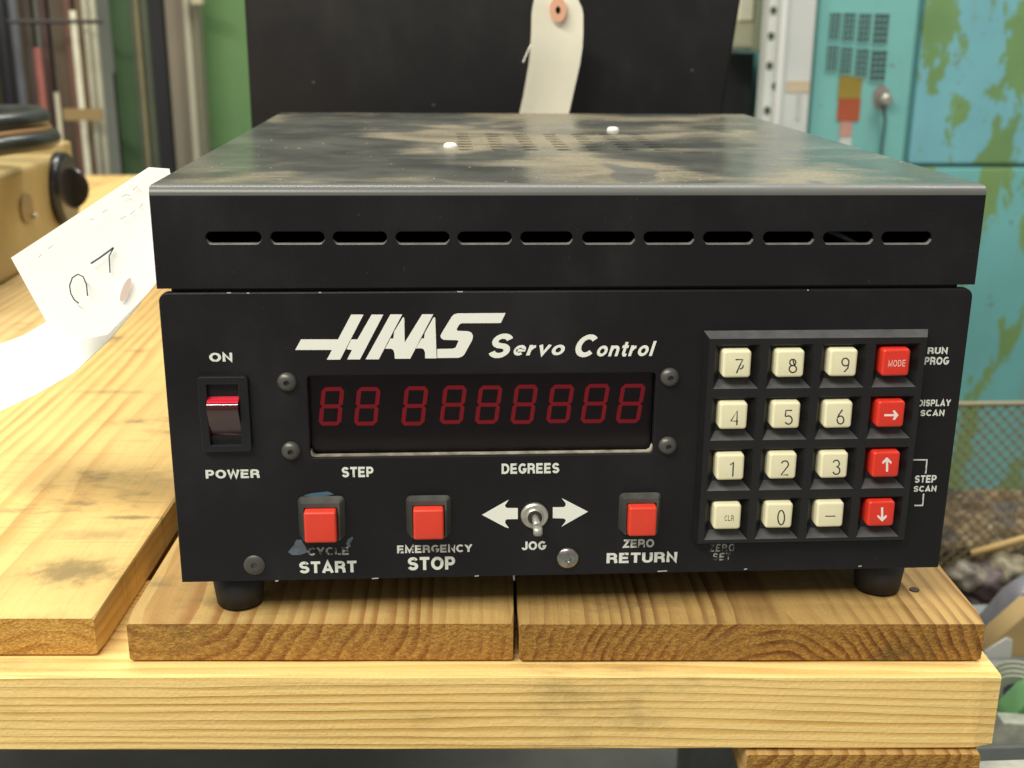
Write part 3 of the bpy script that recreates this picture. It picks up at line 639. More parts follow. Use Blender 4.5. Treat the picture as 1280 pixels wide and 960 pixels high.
for r in range(4):
    for c in range(4):
        cx, cy = keycx[r][c], keycy[r][c]; q = P(cx, cy, 1, YK); s = names[r][c]
        o = bpy.data.objects.new('key', key_red if c == 3 else key_me); COL.objects.link(o); o.parent = unit
        o.location = L(unit, (q.x, YK+.0033, q.z)); o.rotation_euler[1] = random.uniform(-.012, .012)
        yl = YK-.00006; ink = MT['keywhite'] if c == 3 else MT['keyink']
        if s.isdigit():
            dx, dy = 2.0, 2.0; ln = {'7': [(-4,-8),(5,-8),(1,0),(-3,9)], '8': arc(1,-4,3.8,4,-90,270,14)+arc(1,4.2,4.6,4.6,-90,270,14)[1:], '9': arc(0.5,-3.5,4.4,4.8,20,-340,14)+[(3.5,4),(-1,9)],
                '4': [(3.5,3.8),(-5.5,3.8),(2.5,-9),(2,9)], '5': [(5,-8.5),(-2.5,-8.5),(-3.5,-1)]+arc(.5,3.5,4.6,5.2,-120,150,12), '6': [(3,-9),(-1.5,-3)]+arc(.2,4,4.2,5,-150,200,14),
                '1': [(-2.5,-5.5),(1.5,-8.8),(.5,9)], '2': arc(.5,-4.5,4.3,4.5,-165,30,8)+[(-4.5,8.6),(4.5,8.6)], '3': arc(.3,-4.6,4,4.2,-160,90,9)+arc(.3,4.2,4.4,4.8,-90,160,10)[1:], '0': arc(.5,0,4.1,9,-90,270,20)}[s]
            legend_line([(cx+dx+a, cy+dy+b) for a, b in ln], 1.55, ink, o, yl)
            if s == '7': legend_line([(cx+dx+5.5, cy+dy-1), (cx+dx+5, cy+dy+2), (cx+dx+1.5, cy+dy+4)], 1.5, ink, o, yl)
        elif s == '-': legend_line([(cx-6.5, cy+1.5), (cx+6.5, cy+1.5)], 1.2, ink, o, yl)
        elif s == '>': legend_line([(cx-8.5, cy+1), (cx+5, cy+1)], 2.6, ink, o, yl); poly_px([[(cx+2, cy-4.5), (cx+4.5, cy-5.2), (cx+9.5, cy+1), (cx+4.5, cy+7), (cx+2, cy+6.2), (cx+5, cy+1)]], 'legend', ink, o, yl)
        elif s in '^v' and len(s) == 1:
            g = -1 if s == '^' else 1
            legend_line([(cx+1, cy-g*8.5), (cx+1, cy+g*5)], 2.6, ink, o, yl)
            poly_px([[(cx-4.5, cy+g*1), (cx-5, cy+g*3.5), (cx+1, cy+g*9.5), (cx+7, cy+g*3.5), (cx+6.2, cy+g*1), (cx+1, cy+g*5)]], 'legend', ink, o, yl)
        elif s == 'MODE': letter(s, cx-10, cx+11, cy-4.2, cy+5, ink, o, bold=.10, y=yl, name='legend')
        else: letter(s, cx-4, cx+7.5, cy-2.6, cy+5.0, ink, o, bold=.10, y=yl, name='legend')
# ---- three red push buttons in dusty bezels
def push_button(px0, px1, py0, py1, bt):
    yf = -.0085; a = P(px0, py1, 1, yf); b = P(px1, py0, 1, yf); cx = (a.x+b.x)/2; cz = (a.z+b.z)/2; wd = b.x-a.x; h = b.z-a.z
    bm = bmesh.new(); yb = -.0046
    zt = P((px0+px1)/2, bt, 1, 0).z
    o4 = rrect(cx-wd/2-.0028, cz-h/2-.0012, cx+wd/2+.0028, zt, .002, 4); i4 = rrect(cx-wd/2-.0010, cz-h/2-.0006, cx+wd/2+.0010, cz+h/2+.0020, .0005, 4); in4 = rrect(cx-wd/2-.0002, cz-h/2-.0001, cx+wd/2+.0002, cz+h/2+.0002, .0005, 4)
    n = len(o4); rings = [[bm.verts.new((x, y, z)) for x, z in lp] for lp, y in ((o4, -.0001), (o4, -.0006), (i4, yb), (in4, yb), (in4, -.0005))]
    for r0, r1 in zip(rings, rings[1:]):
        for i in range(n): bm.faces.new((r0[i], r0[(i+1) % n], r1[(i+1) % n], r1[i]))
    bmesh.ops.recalc_face_normals(bm, faces=bm.faces[:])
    me = bpy.data.meshes.new('button_bezel'); bm.to_mesh(me); bm.free(); bz = U('push_button', me, MT['btnbezel']); auto_smooth(bz, 30)
    o = link('button_cap', cap_mesh('button_cap', wd-.0003, h-.0003, .0082, .0009, .0009), MT['redbtn'], bz); o.location = L(bz, (cx, yf+.0041, cz))
push_button(380.5, 420, 640, 680, 620); push_button(516.5, 555, 637, 676, 619); push_button(785, 822.5, 634, 671.5, 615.5)
# ---- toggle switch
c = P(668, 643.5, 1, -.0001)
tg = cyl('jog_switch', c, c+Vector((0, -.0020, 0)), .0057, .0052, MT['nickel'], unit, 40, .0004)
tg['label'] = 'small nickel toggle switch with its lever pointing down'
cyl('bushing', c+Vector((0, -.0019, 0)), c+Vector((0, -.0030, 0)), .0037, .0034, MT['nickel'], unit, 32, .0002)
cyl('switch_bore', c+Vector((0, -.0029, 0)), c+Vector((0, -.0032, 0)), .0029, .0029, mat('switch_bore_dark', (.035, .028, .02), .7), unit, 24)
lev_a = c+Vector((0, -.001, .0004)); lev_b = P(672, 659, 1, -.0115); lev_c = P(672.7, 670, 1, -.0135)
lv = mat('lever_metal', (.40, .40, .36), .4, .5)
cyl('lever', lev_a, lev_b, .0012, .0017, lv, unit, 20, 0)
o = cyl('lever_tip', lev_b-(lev_c-lev_b)*.1, lev_c, .0019, .0018, lv, unit, 20, .0005); o.scale = (1, .7, 1)
# ---- rocker power switch
rx0, rx1 = P(252, 515, 1, 0).x, P(312, 515, 1, 0).x; rz1, rz0 = P(281, 470, 1, 0).z, P(281, 561, 1, 0).z
me = stand(poly_curve([rrect(rx0, rz0, rx1, rz1, .001, 3), rrect(rx0+.0026, rz0+.0020, rx1-.0030, rz1-.0022, .0004, 2)], .0011, .0004), -.0011)
box('switch_well', (0, 0, 0), (.001, .001, .001), MT['inside']); bpy.data.objects.remove(bpy.data.objects['switch_well'])
rk = U('power_switch', me, MT['rockerframe']); auto_smooth(rk)
ax0, ax1 = rx0+.0030, rx1-.0034; ztop, zbot = rz1-.0026, rz0+.0024; zr = P(281, 509, 1, -.0055).z
zt0 = P(281, 493, 1, .001).z
rr_ = .0030; yc_, zc_ = -.0022, zr-.0010
prof = [(.010, zt0+.0006), (.0022, zt0)]+[(yc_-rr_*math.cos(math.radians(a)), zc_+rr_*math.sin(math.radians(a))) for a in range(70, -26, -6)]+[(.0010, zbot+.001), (.010, zbot)]
bm = bmesh.new(); a = [bm.verts.new((ax0, y, z)) for y, z in prof]; b = [bm.verts.new((ax1, y, z)) for y, z in prof]
for i in range(len(prof)-1): bm.faces.new((a[i], a[i+1], b[i+1], b[i]))
bm.faces.new(a); bm.faces.new(list(reversed(b)))
bmesh.ops.recalc_face_normals(bm, faces=bm.faces[:]); me = bpy.data.meshes.new('rocker'); bm.to_mesh(me); bm.free(); o = U('rocker', me, MT['rocker'], rk); auto_smooth(o, 32)
o.data.materials.append(mat('rocker_red_lit', (.62, .015, .04), .25, coat=.5))  # same plastic; upper faces painted brighter red to stand in for light
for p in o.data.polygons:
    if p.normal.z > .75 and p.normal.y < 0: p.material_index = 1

# ------------------------------------------------------------------ tags and papers
def sheet(name, rows, m, parent=None, thick=.0003, loc=None, **kw):
    """curved card from rows of world points, given real thickness"""
    bm = bmesh.new(); g = [[bm.verts.new(p) for p in r] for r in rows]
    for r0, r1 in zip(g, g[1:]):
        for i in range(len(r0)-1): bm.faces.new((r0[i], r0[i+1], r1[i+1], r1[i]))
    bmesh.ops.recalc_face_normals(bm, faces=bm.faces[:]); bmesh.ops.solidify(bm, geom=bm.faces[:], thickness=thick)
    c = Vector(rows[0][0]) if loc is None else Vector(loc); bmesh.ops.translate(bm, verts=bm.verts[:], vec=-c)
    me = bpy.data.meshes.new(name); bmesh.ops.recalc_face_normals(bm, faces=bm.faces[:]); bm.to_mesh(me); bm.free()
    o = link(name, me, m, parent, True, **kw); me.set_sharp_from_angle(angle=math.radians(40)); o.location = L(parent, c); return o
YT = .432
rows = []; edge = [(-12, 676, 715, 0), (-2, 668, 722, 0), (10, 665.5, 727.5, .001), (18, 664.5, 729, .002), (40, 664, 729, .004), (60, 663, 728, .006), (80, 661, 725, .009), (100, 657.5, 720.5, .012), (120, 654, 716, .015), (142, 649, 711, .018), (165, 643, 705, .020), (190, 636, 698, .021)]
for py, xa, xb, dy in edge:
    rows.append([P(xa+(xb-xa)*t, py, 1, YT+dy+.002*math.sin(t*math.pi)) for t in (0, .25, .5, .75, 1)])
mt = sheet('manila_tag', rows, MT['manila'], label='blank manila tag with pink eyelet patch hanging behind the black box', cat='tag')
def disc(name, px, py, rx, ry, m, parent, y, hole=0):
    lp = [[(px+rx*math.cos(t*math.pi/14), py+ry*math.sin(t*math.pi/14)) for t in range(28)]]
    if hole: lp.append([(px-.5+hole*math.cos(t*math.pi/8), py+1.4*hole*math.sin(t*math.pi/8)) for t in range(16)])
    return poly_px(lp, name, m, parent, y)
disc('eyelet_patch', 697.5, 12, 10.5, 15.5, MT['patch'], mt, YT-.0004); disc('eyelet_hole', 697.5, 12.5, 3, 4.8, MT['inside'], mt, YT-.0006)
tube('wire_tie', [P(700, 10, 1, YT-.001)+Vector((0, .006, 0)), P(690, -14, 1, YT+.010), P(672, 40, 1, YT+.018), P(663, 56, 1, YT+.016), P(654, 78, 1, YT+.014)], .0006, mat('tie_wire', (.62, .60, .52), .4, .5), label='thin pale wire tie through the manila tag', cat='wire tie')

# left white tag "07", leaning against the side of the box (wedged upright on the board)
def LT(px, py, dy=0): return P(px, py, 1, .050+dy)
A = (14, 322); B = (186, 209); Cc = (228, 216); rowsn = []
# six columns running from the lower left end to the far end of the card
topE = [(14, 322), (60, 292), (110, 259), (150, 232.5), (186, 209), (212, 211)]
botE = [(61, 407), (100, 425), (135, 418), (186, 366), (215, 330), (232, 300)]
for i in range(6):
    rowsn.append([LT(topE[i][0]+(botE[i][0]-topE[i][0])*t, topE[i][1]+(botE[i][1]-topE[i][1])*t, .0008*math.sin(math.pi*t)+.008*(1-i/5)-.004*t) for t in (0, .2, .4, .6, .8, 1)])
for r in rowsn:
    for i, q in enumerate(r):
        if q.x > -W-.0025:
            # slides past the side of the box behind its front corner: keep the card left of the side wall
            r[i] = Vector((-W-.0025-.001*random.random()*0, q.y, q.z))
tag07 = sheet('white_tag', rowsn, MT['paper'], label='white shop tag with handwritten marks leaning on the left side of the box', cat='tag')
yw_ = .0485
def ink(pts, wd, m=MT['pencil']): 
    o = strip(pts, wd, 'handwriting', m, tag07, .0505); o.location = o.location; return o
ink([(113.5, 329.5), (125, 322), (142, 309.5)], 2.2); ink([(142, 309.5), (136.5, 320), (137.5, 341)], 1.6)
ink([(109.5, 370)]+[(108, 355), (104, 346), (97.5, 342.8), (90.5, 347), (87, 357), (88.5, 367), (93, 375), (98.5, 379)], 1.7)
for q in ([(152, 246), (158, 243), (163, 245)], [(166, 238), (172, 232), (173, 236)], [(150, 274), (158, 270)], [(163, 268), (169, 263)], [(174, 260), (179, 254)], [(112, 274), (118, 274)], [(128, 266), (134, 262)], [(48, 322), (52, 318)], [(60, 311), (66, 307)]): ink(q, 1.1, MT['faint'])
lp = [(157+5*math.cos(t*.35)+9*math.sin(t*.35)*.6, 362-0+15*math.sin(t*.35)*-1) for t in range(18)]
poly_px([lp], 'red_patch', mat('faded_red_patch', (.80, .62, .55), .8), tag07, .0488)
# second strip of paper running down onto the board
rp = []
for (xa, ya, xb, yb, dy) in ((-60, 452, -60, 555, .115), (0, 430, 0, 514, .100), (30, 419, 45, 493, .085), (62, 400, 92, 466, .072), (100, 380, 135, 426, .064), (150, 350, 176, 378, .060)):
    rp.append([P(xa+(xb-xa)*t, ya+(yb-ya)*t, 1, dy+.028*(1-t)) for t in (0, .33, .66, 1)])
sheet('paper_strip', rp, MT['paper'], label='blank white paper strip curling from the tag down over the pallet', cat='paper')

# ------------------------------------------------------------------ black cabinet behind
bmat = black_paint('rear_cabinet_black', (.0075, .007, .008), (.035, .033, .031), .45, .5, 12)
rc = thing('rear_cabinet', (-.01, .6, -.017), 'large black sheet metal cabinet standing on the pallet behind the box', 'cabinet')
yc = .485
xa = P(305, 0, 1, yc).x; xb = P(926, 0, 1, yc).x
bm = bmesh.new(); xbb = P(903, 142, 1, yc).x; zb_, zt_ = -.0168, .42
def xr(z):
    z1 = P(926, 0, 1, yc).z; z2 = P(903, 142, 1, yc).z; return xbb+(xb-xbb)*(z-z2)/(z1-z2)
vs = []
for y in (yc, yc+.30):
    vs.append([bm.verts.new((xa, y, zb_)), bm.verts.new((xb-.03, y, zb_)), bm.verts.new((xr(.10), y, .10)), bm.verts.new((xr(.25), y, .25)), bm.verts.new((xr(.25)+.004, y, zt_)), bm.verts.new((xa, y, zt_))])
bm.faces.new(vs[0]); bm.faces.new(list(reversed(vs[1])))
for i in range(6): bm.faces.new((vs[0][i], vs[1][i], vs[1][(i+1) % 6], vs[0][(i+1) % 6]))
bmesh.ops.recalc_face_normals(bm, faces=bm.faces[:])
bmesh.ops.bevel(bm, geom=bm.edges[:], offset=.002, segments=2, affect='EDGES')
me = bpy.data.meshes.new('cabinet_body'); bm.to_mesh(me); bm.free(); o = U('cabinet_body', me, bmat, rc); auto_smooth(o)
for q in ((542, 131), (392, 103), (865, 88)): disc('cabinet_screw', q[0], q[1], 2.2, 1.6, mat('dull_screw', (.06, .06, .055), .4), rc, yc-.0006)
box('cabinet_top_edge', ((xa+xb)/2, yc+.15, .4235), (xb-xa-.02, .28, .006), bmat, rc, bev=.002)

# ------------------------------------------------------------------ machine part with dial on the left boards
tan = mat('tan_machine_paint', (.46, .34, .14), .42, var=.12, vscale=18)
mp = thing('gearbox', (-.6, .7, -.017), 'tan painted gear housing with a black dial, at the left edge of the pallet', 'machine part')
ztop_ = P(93, 177, 1, .86).z
xf = -.452
box('housing', (xf-.125, .60, (-.0169+ztop_-.012)/2), (.25, .50, ztop_-.012+.0169), tan, mp, bev=.006, seg=3, smooth=False)
box('end_flange', (xf-.12, .862, (-.0169+ztop_)/2), (.25, .022, ztop_+.0169), tan, mp, bev=.003, seg=2)
dz = P(76, 236, 0, xf); dy_, dz_ = dz.y, dz.z
blackm = mat('dial_black', (.02, .02, .022), .25, coat=.3)
dial = cyl('dial', (xf-.002, dy_, dz_), (xf+.010, dy_, dz_), .040, .037, blackm, mp, 40, .002)
cyl('dial_hub', (xf+.010, dy_, dz_), (xf+.022, dy_, dz_), .024, .020, blackm, dial, 32, .002)
cyl('dial_nose', (xf+.022, dy_, dz_), (xf+.034, dy_, dz_), .011, .010, mat('dial_metal', (.25, .25, .27), .25, .8), dial, 24, .002)
cyl('dial_knob', (xf+.010, dy_-.012, dz_-.028), (xf+.020, dy_-.012, dz_-.028), .007, .006, mat('dial_brown', (.18, .11, .08), .4), dial, 20, .001)
sq = P(32, 260, 0, xf)
bm = bmesh.new(); lp = rrect(-.016, -.013, .016, .013, .012, 6)
me = poly_curve([lp], .0006, .0006); me.transform(Matrix(((0,0,1,xf+.0008),(1,0,0,sq.y),(0,1,0,sq.z),(0,0,0,1)))); bm.free()
U('cover_plug', me, mat('plug_tan', (.27, .18, .08), .4), mp)
cyl('grease_nipple', (xf+.001, sq.y+.014, sq.z-.010), (xf+.006, sq.y+.014, sq.z-.010), .003, .002, MT['nickel'], mp, 16, .0005)
hose = mat('black_hose', (.035, .04, .035), .35, coat=.2, var=.3, vscale=30)
zt2 = ztop_-.006
def loop_pts(cx, cy, rx, ry, z, wob=.002): return [(cx+rx*math.cos(t*math.pi/8), cy+ry*math.sin(t*math.pi/8), z+wob*math.sin(t*1.3)) for t in range(16)]
for i, (pxr, py, rad) in enumerate(((63, 172, .0085), (50, 147, .0085), (58, 160, .004))):
    yy = .66; q = P(pxr, py, 1, yy)
    tube('cable', loop_pts(q.x-.14, yy, .14, .10, q.z-.002 if i else zt2+.026), rad, hose if i != 2 else mat('orange_cable', (.38, .22, .09), .5), closed=True, seg=12,
         label=('thick black cable loop lying on the tan gear housing', 'upper thick black cable loop, on top of the pile', 'thin orange brown cable between the two black cable loops')[i], cat='cable')

# ------------------------------------------------------------------ far left background
def upright(name, x0, x1, y, color, label, cat, group=None, depth=.05, z0=FL+.001, z1=1.1, rough=.6, round_=False, var=.2, vs=6):
    a = P(x0, 110, 1, y).x; b = P(x1, 110, 1, y).x; m = mat(name+'_paint', color, rough, var=var, vscale=vs)
    if round_: o = cyl(name, ((a+b)/2, y, z0), ((a+b)/2, y, z1), (b-a)/2, (b-a)/2, m, None, 20)
    else: o = box(name, ((a+b)/2, y+depth/2, (z0+z1)/2), (b-a, depth, z1-z0), m, None, bev=.002)
    return finish(o, None, label, cat, group)
G = 'lengths of stock stood upright behind the pallet'
BY = 2.05
for i, (x0, x1, c, rnd, lab, dy, z1) in enumerate((
    (-60, -14, (.10, .085, .05), 0, 'dull olive plank at the far left edge', .02, .9), (-16, 3, (.10, .09, .055), 1, 'olive pole just left of the black pole', 0, 1.0),
    (4, 19, (.012, .012, .016), 1, 'black pole near the left edge of the photo', -.05, 1.0), (20, 33, (.12, .13, .145), 1, 'slate blue pole beside the black pole', -.03, 1.0),
    (26, 36, (.50, .40, .18), 0, 'yellowish lath between slate pole and red rod', .04, .9), (36, 47, (.13, .10, .085), 0, 'dark brown board left of the red rod', .03, 1.0),
    (47, 57, (.26, .075, .055), 1, 'faded red rod with its top end in view', -.04, .165), (57, 66, (.10, .06, .05), 0, 'dark plum brown board right of the red rod', .02, 1.0),
    (67, 73, (.48, .43, .30), 1, 'short thin cream rod standing in front of brown boards', -.05, .08), (72, 88, (.17, .125, .08), 0, 'wide mid brown board', .03, 1.0),
    (88, 98, (.24, .12, .085), 0, 'rust brown strip left of the pale rod', .0, 1.0), (96, 104, (.66, .62, .46), 1, 'pale cream rod, brightest of the upright stock', -.06, .235),
    (104, 112, (.24, .16, .085), 0, 'light brown strip right of the pale rod', .0, 1.0), (111, 119, (.52, .50, .38), 1, 'grey cream pipe between the brown strip and the wide cream pipe', -.04, 1.0),
    (118, 129, (.62, .60, .44), 1, 'wide cream pipe next to the green machine', -.02, 1.0), (-120, -58, (.16, .13, .09), 0, 'broad tan board outside the left edge', .05, .9))):
    upright('upright_stock' if not rnd else 'upright_rod', x0, x1, BY+dy, c, lab, 'board' if not rnd else 'rod', G, depth=.03, round_=bool(rnd), z1=z1)
for i, py in enumerate((27, 62, 87)):
    q0 = P(10, py, 1, BY-.09); q1 = P(128, py, 1, BY-.09)
    if i == 0: tube('tie_strap', [q0, q1], .004, mat('strap_dark', (.06, .055, .05), .6), label='dark strap tied across the upright stock', cat='strap')
q0 = P(80, 143, 1, BY-.10); q1 = P(128, 143, 1, BY-.10)
box('cross_rail', ((q0.x+q1.x)/2, q0.y, q0.z), (q1.x-q0.x, .008, .022), mat('ochre_rail', (.36, .25, .10), .6), label='ochre cross rail in front of the upright stock', cat='rail')
# green machine with dark opening
gm = thing('green_machine', (P(165, 110, 1, 2.2).x, 2.2, FL), 'green and grey machine frame behind the upright stock', 'machine')
def gbox(name, x0, x1, y0p, y1p, y, c, depth=.05, bev=.002, m=None, par=gm):
    a = P(x0, y1p, 1, y); b = P(x1, y0p, 1, y); xm0 = P(x0, (y0p+y1p)/2, 1, y).x; xm1 = P(x1, (y0p+y1p)/2, 1, y).x
    return box(name, ((xm0+xm1)/2, y+depth/2, (a.z+b.z)/2), (abs(xm1-xm0), depth, abs(b.z-a.z)), m or mat(name+'_m', c, .6, var=.15, vscale=8), par, bev=bev)
gbox('frame_panel', 126, 156, -900, 700, 2.12, (.085, .17, .07)); gbox('frame_post', 152, 174, -900, 700, 2.10, (.13, .15, .10)); gbox('trim_strip', 158.5, 163, -900, 700, 2.085, (.40, .34, .18), depth=.01)
gbox('back_panel', 168, 200, -900, 46, 2.25, (.10, .34, .12)); gbox('dark_bar', 168, 202, 46, 56, 2.20, (.02, .02, .02)); gbox('sign_plate', 171, 197, 56, 91, 2.18, (.52, .50, .36)); gbox('dark_opening', 168, 215, 91, 700, 2.30, (.03, .028, .028))
upright('black_post', 193, 211, 1.95, (.02, .02, .024), 'black upright post left of the beige column', 'post', depth=.06)
bp = thing('beige_column', (P(230, 110, 1, 1.9).x, 1.9, FL), 'beige grey steel column with a pale edge', 'column')
def gb2(name, x0, x1, y, c, depth): a = P(x0, 110, 1, y).x; b = P(x1, 110, 1, y).x; return box(name, ((a+b)/2, y+depth/2, (FL+1.1)/2), (b-a, depth, 1.1-FL-.002), mat(name+'_m', c, .6, var=.12, vscale=5), bp, bev=.002)
gb2('column_web', 213, 240, 1.90, (.22, .19, .14), .05); gb2('column_edge', 235.5, 243, 1.88, (.42, .40, .30), .07); gb2('column_flange', 242.5, 253, 1.90, (.20, .19, .13), .05)
gp = upright('green_partition', 250, 330, 2.0, (.13, .26, .095), 'plain green sheet metal panel left of the black cabinet', 'panel', depth=.03, var=.12, vs=4)
br = gbox('lever_bracket', 238, 252, -8, 6, 1.86, (.45, .42, .28), depth=.03, par=None); finish(br, None, 'small cream bracket at the top of the green panel', 'bracket')

# ------------------------------------------------------------------ far right background
TY = 1.5
# lean of the view is real perspective: cabinet faces are plain upright boxes
turq = peeling('turquoise_old_paint', (.20, .50, .47), (.22, .38, .26), .62, 3)
peel = peeling('turquoise_peeling_to_green', (.19, .47, .53), (.17, .31, .12), .50, 21)
tc_ = thing('turquoise_cabinet', (P(1200, 200, 1, TY).x, TY, FL), 'large old turquoise steel cabinet with peeling paint over green', 'cabinet')
xL = P(1016, 80, 1, TY).x; xS = P(1141, 100, 1, TY).x; xR = P(1500, 100, 1, TY).x
zS = P(1200, 207, 1, TY).z
box('cabinet_body', ((xL+xR)/2, TY+.262, (FL+1.0)/2), (xR-xL, .5, 1.0-FL-.002), turq, tc_, bev=.004)
door = box('door', ((xL+xS)/2-.001, TY+.003, (FL+.06+.95)/2), (xS-xL-.006, .014, .95-FL-.06), turq, tc_, bev=.003)
box('upper_panel', ((xS+xR)/2+.003, TY+.003, (zS+.003+.95)/2), (xR-xS-.006, .014, .95-zS-.003), peel, tc_, bev=.003)
box('lower_panel', ((xS+xR)/2+.003, TY+.003, (FL+.06+zS-.003)/2), (xR-xS-.006, .014, zS-.003-FL-.06), peeling('turquoise_lower', (.18, .49, .48), (.20, .34, .12), .50, 33), tc_, bev=.003)
dark = mat('vent_dark', (.02, .035, .03), .7)
for (x0, x1, y0, y1) in ((1036.5, 1050, 16, 49), (1053.5, 1068, 16, 51), (1072.5, 1087.5, 17, 53), (1092, 1110, 17, 55), (1033, 1047, 57, 88), (1050, 1064.5, 59, 92), (1069, 1084.5, 61, 96), (1088, 1107, 63, 101)):
    yv = TY-.0045; a = P(x0, y1, 1, yv); b = P(x1, y0, 1, yv); xa_, xb_ = P(x0, (y0+y1)/2, 1, yv).x, P(x1, (y0+y1)/2, 1, yv).x
    v = box('vent', ((xa_+xb_)/2, yv+.001, (a.z+b.z)/2), (xb_-xa_, .0015, b.z-a.z), dark, tc_)
    bm = bmesh.new()
    for i in range(4): box_bm(bm, (xa_+(xb_-xa_)*i/3, yv-.001, (a.z+b.z)/2), (.0015, .002, b.z-a.z))
    for i in range(6): box_bm(bm, ((xa_+xb_)/2, yv-.0022, a.z+(b.z-a.z)*i/5), (xb_-xa_, .002, .0016))
    me = bpy.data.meshes.new('grille'); bm.to_mesh(me); bm.free(); U('vent_grille', me, mat('grille_teal', (.24, .48, .45), .5), v)
def stick(name, x0, x1, y0, y1, c, m=None): return gbox(name, x0, x1, y0, y1, TY-.0062, c, depth=.0015, bev=0, par=tc_, m=m)
stick('yellow_label', 1048.5, 1077, 95, 123, (.30, .22, .035)); stick('red_label', 1047, 1075, 123.5, 151, (.42, .09, .035)); stick('worn_label', 1050, 1065, 152, 171, (.55, .30, .24)); stick('white_label', 1049, 1064, 172, 185, (.62, .64, .60))
h0 = P(1103, 124, 1, TY-.008); 
plate = disc('handle_plate', 1102, 122, 11, 16, mat('bare_worn_metal', (.32, .28, .26), .5, .3, var=.3, vscale=80), tc_, TY-.0055)
cyl('door_handle', h0, h0+Vector((0, -.025, 0)), .010, .009, MT['nickel'], tc_, 20, .002)
tube('key_cord', [P(1105, 128, 1, TY-.02), P(1107, 150, 1, TY-.012), P(1103, 175, 1, TY-.012), P(1101, 197, 1, TY-.012), P(1099, 260, 1, TY-.012)], .0020, mat('cord_dark', (.03, .06, .06), .6), tc_)
# white drilled panel and cream box
wpn = thing('drilled_white_panel', (P(985, 80, 1, 1.46).x, 1.46, FL), 'tall white enamelled panel with drilled holes beside the turquoise cabinet', 'panel')
xa_, xb_ = P(957, 80, 1, 1.46).x, P(1016, 80, 1, 1.46).x
box('panel_sheet', ((xa_+xb_)/2, 1.482, (FL+1)/2), (xb_-xa_, .04, 1-FL-.002), mat('white_enamel', (.62, .65, .62), .4, var=.12, vscale=5), wpn, bev=.003)
box('panel_fold', ((P(975, 80, 1, 1.458).x), 1.455, (FL+1)/2), (.010, .012, 1-FL-.004), mat('white_enamel_fold', (.74, .76, .73), .35), wpn, bev=.003)
for q in ((967, 13), (964, 45), (962, 82), (969, 108), (959, 138)): disc('drilled_hole', q[0], q[1], 4.2, 5, mat('hole_dark', (.05, .07, .04), .8), wpn, 1.4605)
gbox('yellowed_label', 983, 1012, 101, 115, 1.4605, (.60, .50, .34), depth=.001, bev=0, par=wpn)
gbox('drip_mark', 996, 1001, 118, 150, 1.4605, (.50, .53, .50), depth=.001, bev=0, par=wpn)
cb = thing('cream_cover', (P(935, 30, 1, 1.6).x, 1.6, -.1), 'cream box with grey green edge high behind the right of the black cabinet', 'box')
gbox('cover_body', 915, 950, -60, 61, 1.62, (.50, .50, .36), par=cb, depth=.12, bev=.006); gbox('cover_window', 926, 944, -60, 26, 1.612, (.70, .68, .54), par=cb, depth=.01); gbox('cover_rim', 947, 960, -60, 64, 1.60, (.23, .26, .17), par=cb, depth=.15)
gbox('cover_stand', 940, 957, 64, 700, 1.66, (.20, .22, .15), par=cb, depth=.05)
dk = upright('dark_cabinet', 880, 941, 1.80, (.012, .012, .012), 'dark cabinet in the gap under the cream box', 'cabinet', depth=.3, z1=P(930, 66, 1, 1.80).z)
# ------------------------------------------------------------------ mesh basket and junk at the lower right
LS = -.42
slab('lower_shelf', .28, 1.6, .05, .90, LS-.02, LS, mat('lower_shelf_grey', (.30, .31, .28), .6, .1, var=.3, vscale=10), label='grey steel lower shelf right of the pallet, holding the wire basket', cat='shelf')
for o_ in (): pass
bk = thing('wire_basket', (.62, .72, LS), 'wire mesh basket of brown scrap in front of the turquoise cabinet', 'basket')
bx0, bx1 = .385, 1.05; by = .66; bt = P(1240, 505, 1, by).z
wm = mat('basket_wire', (.28, .24, .15), .45, .3)
def mesh_wall(p0, ud, wlen, z0, z1, step, name):
    bm = bmesh.new(); nx = int(wlen/step); nz = int((z1-z0)/(step*.8)); t = .0008
    ud = Vector(ud); nn = Vector((-ud.y, ud.x, 0))
    def bar(a, b):
        d = (b-a).normalized(); s = nn.cross(d).normalized()*t; k_ = nn*t*.5
        vs = [bm.verts.new(q) for q in (a-s-k_, a+s-k_, a+s+k_, a-s+k_, b-s-k_, b+s-k_, b+s+k_, b-s+k_)]
        for f in ((0,1,5,4), (1,2,6,5), (2,3,7,6), (3,0,4,7)): bm.faces.new([vs[i] for i in f])
    H_ = z1-z0; n_ = int((wlen+H_)/step)
    for i in range(n_):
        u0 = -H_+i*step
        for sgn in (1, -1):
            a_u, a_v, b_u, b_v = (u0, 0, u0+H_, H_) if sgn == 1 else (u0, H_, u0+H_, 0)
            # clip to the wall
            if a_u < 0: a_v += (0-a_u)*(1 if sgn == 1 else -1); a_u = 0
            if b_u > wlen: b_v -= (b_u-wlen)*(1 if sgn == 1 else -1); b_u = wlen
            if b_u-a_u > .004: bar(Vector(p0)+ud*a_u+Vector((0, 0, a_v)), Vector(p0)+ud*b_u+Vector((0, 0, b_v)))
    me = bpy.data.meshes.new(name); bm.to_mesh(me); bm.free(); o = U(name, me, wm, bk); o['kind'] = 'stuff'; return o
mesh_wall((bx0, by, LS+.002), (1, 0, 0), bx1-bx0, 0, bt-LS-.002, .0125, 'mesh_front'); mesh_wall((bx0, by, LS+.002), (0, 1, 0), .20, 0, bt-LS-.002, .0125, 'mesh_side')
tube('basket_rim', [(bx0, by, bt), (bx1, by, bt)], .003, wm, bk); tube('basket_rim', [(bx0, by, bt), (bx0, by+.20, bt)], .003, wm, bk)
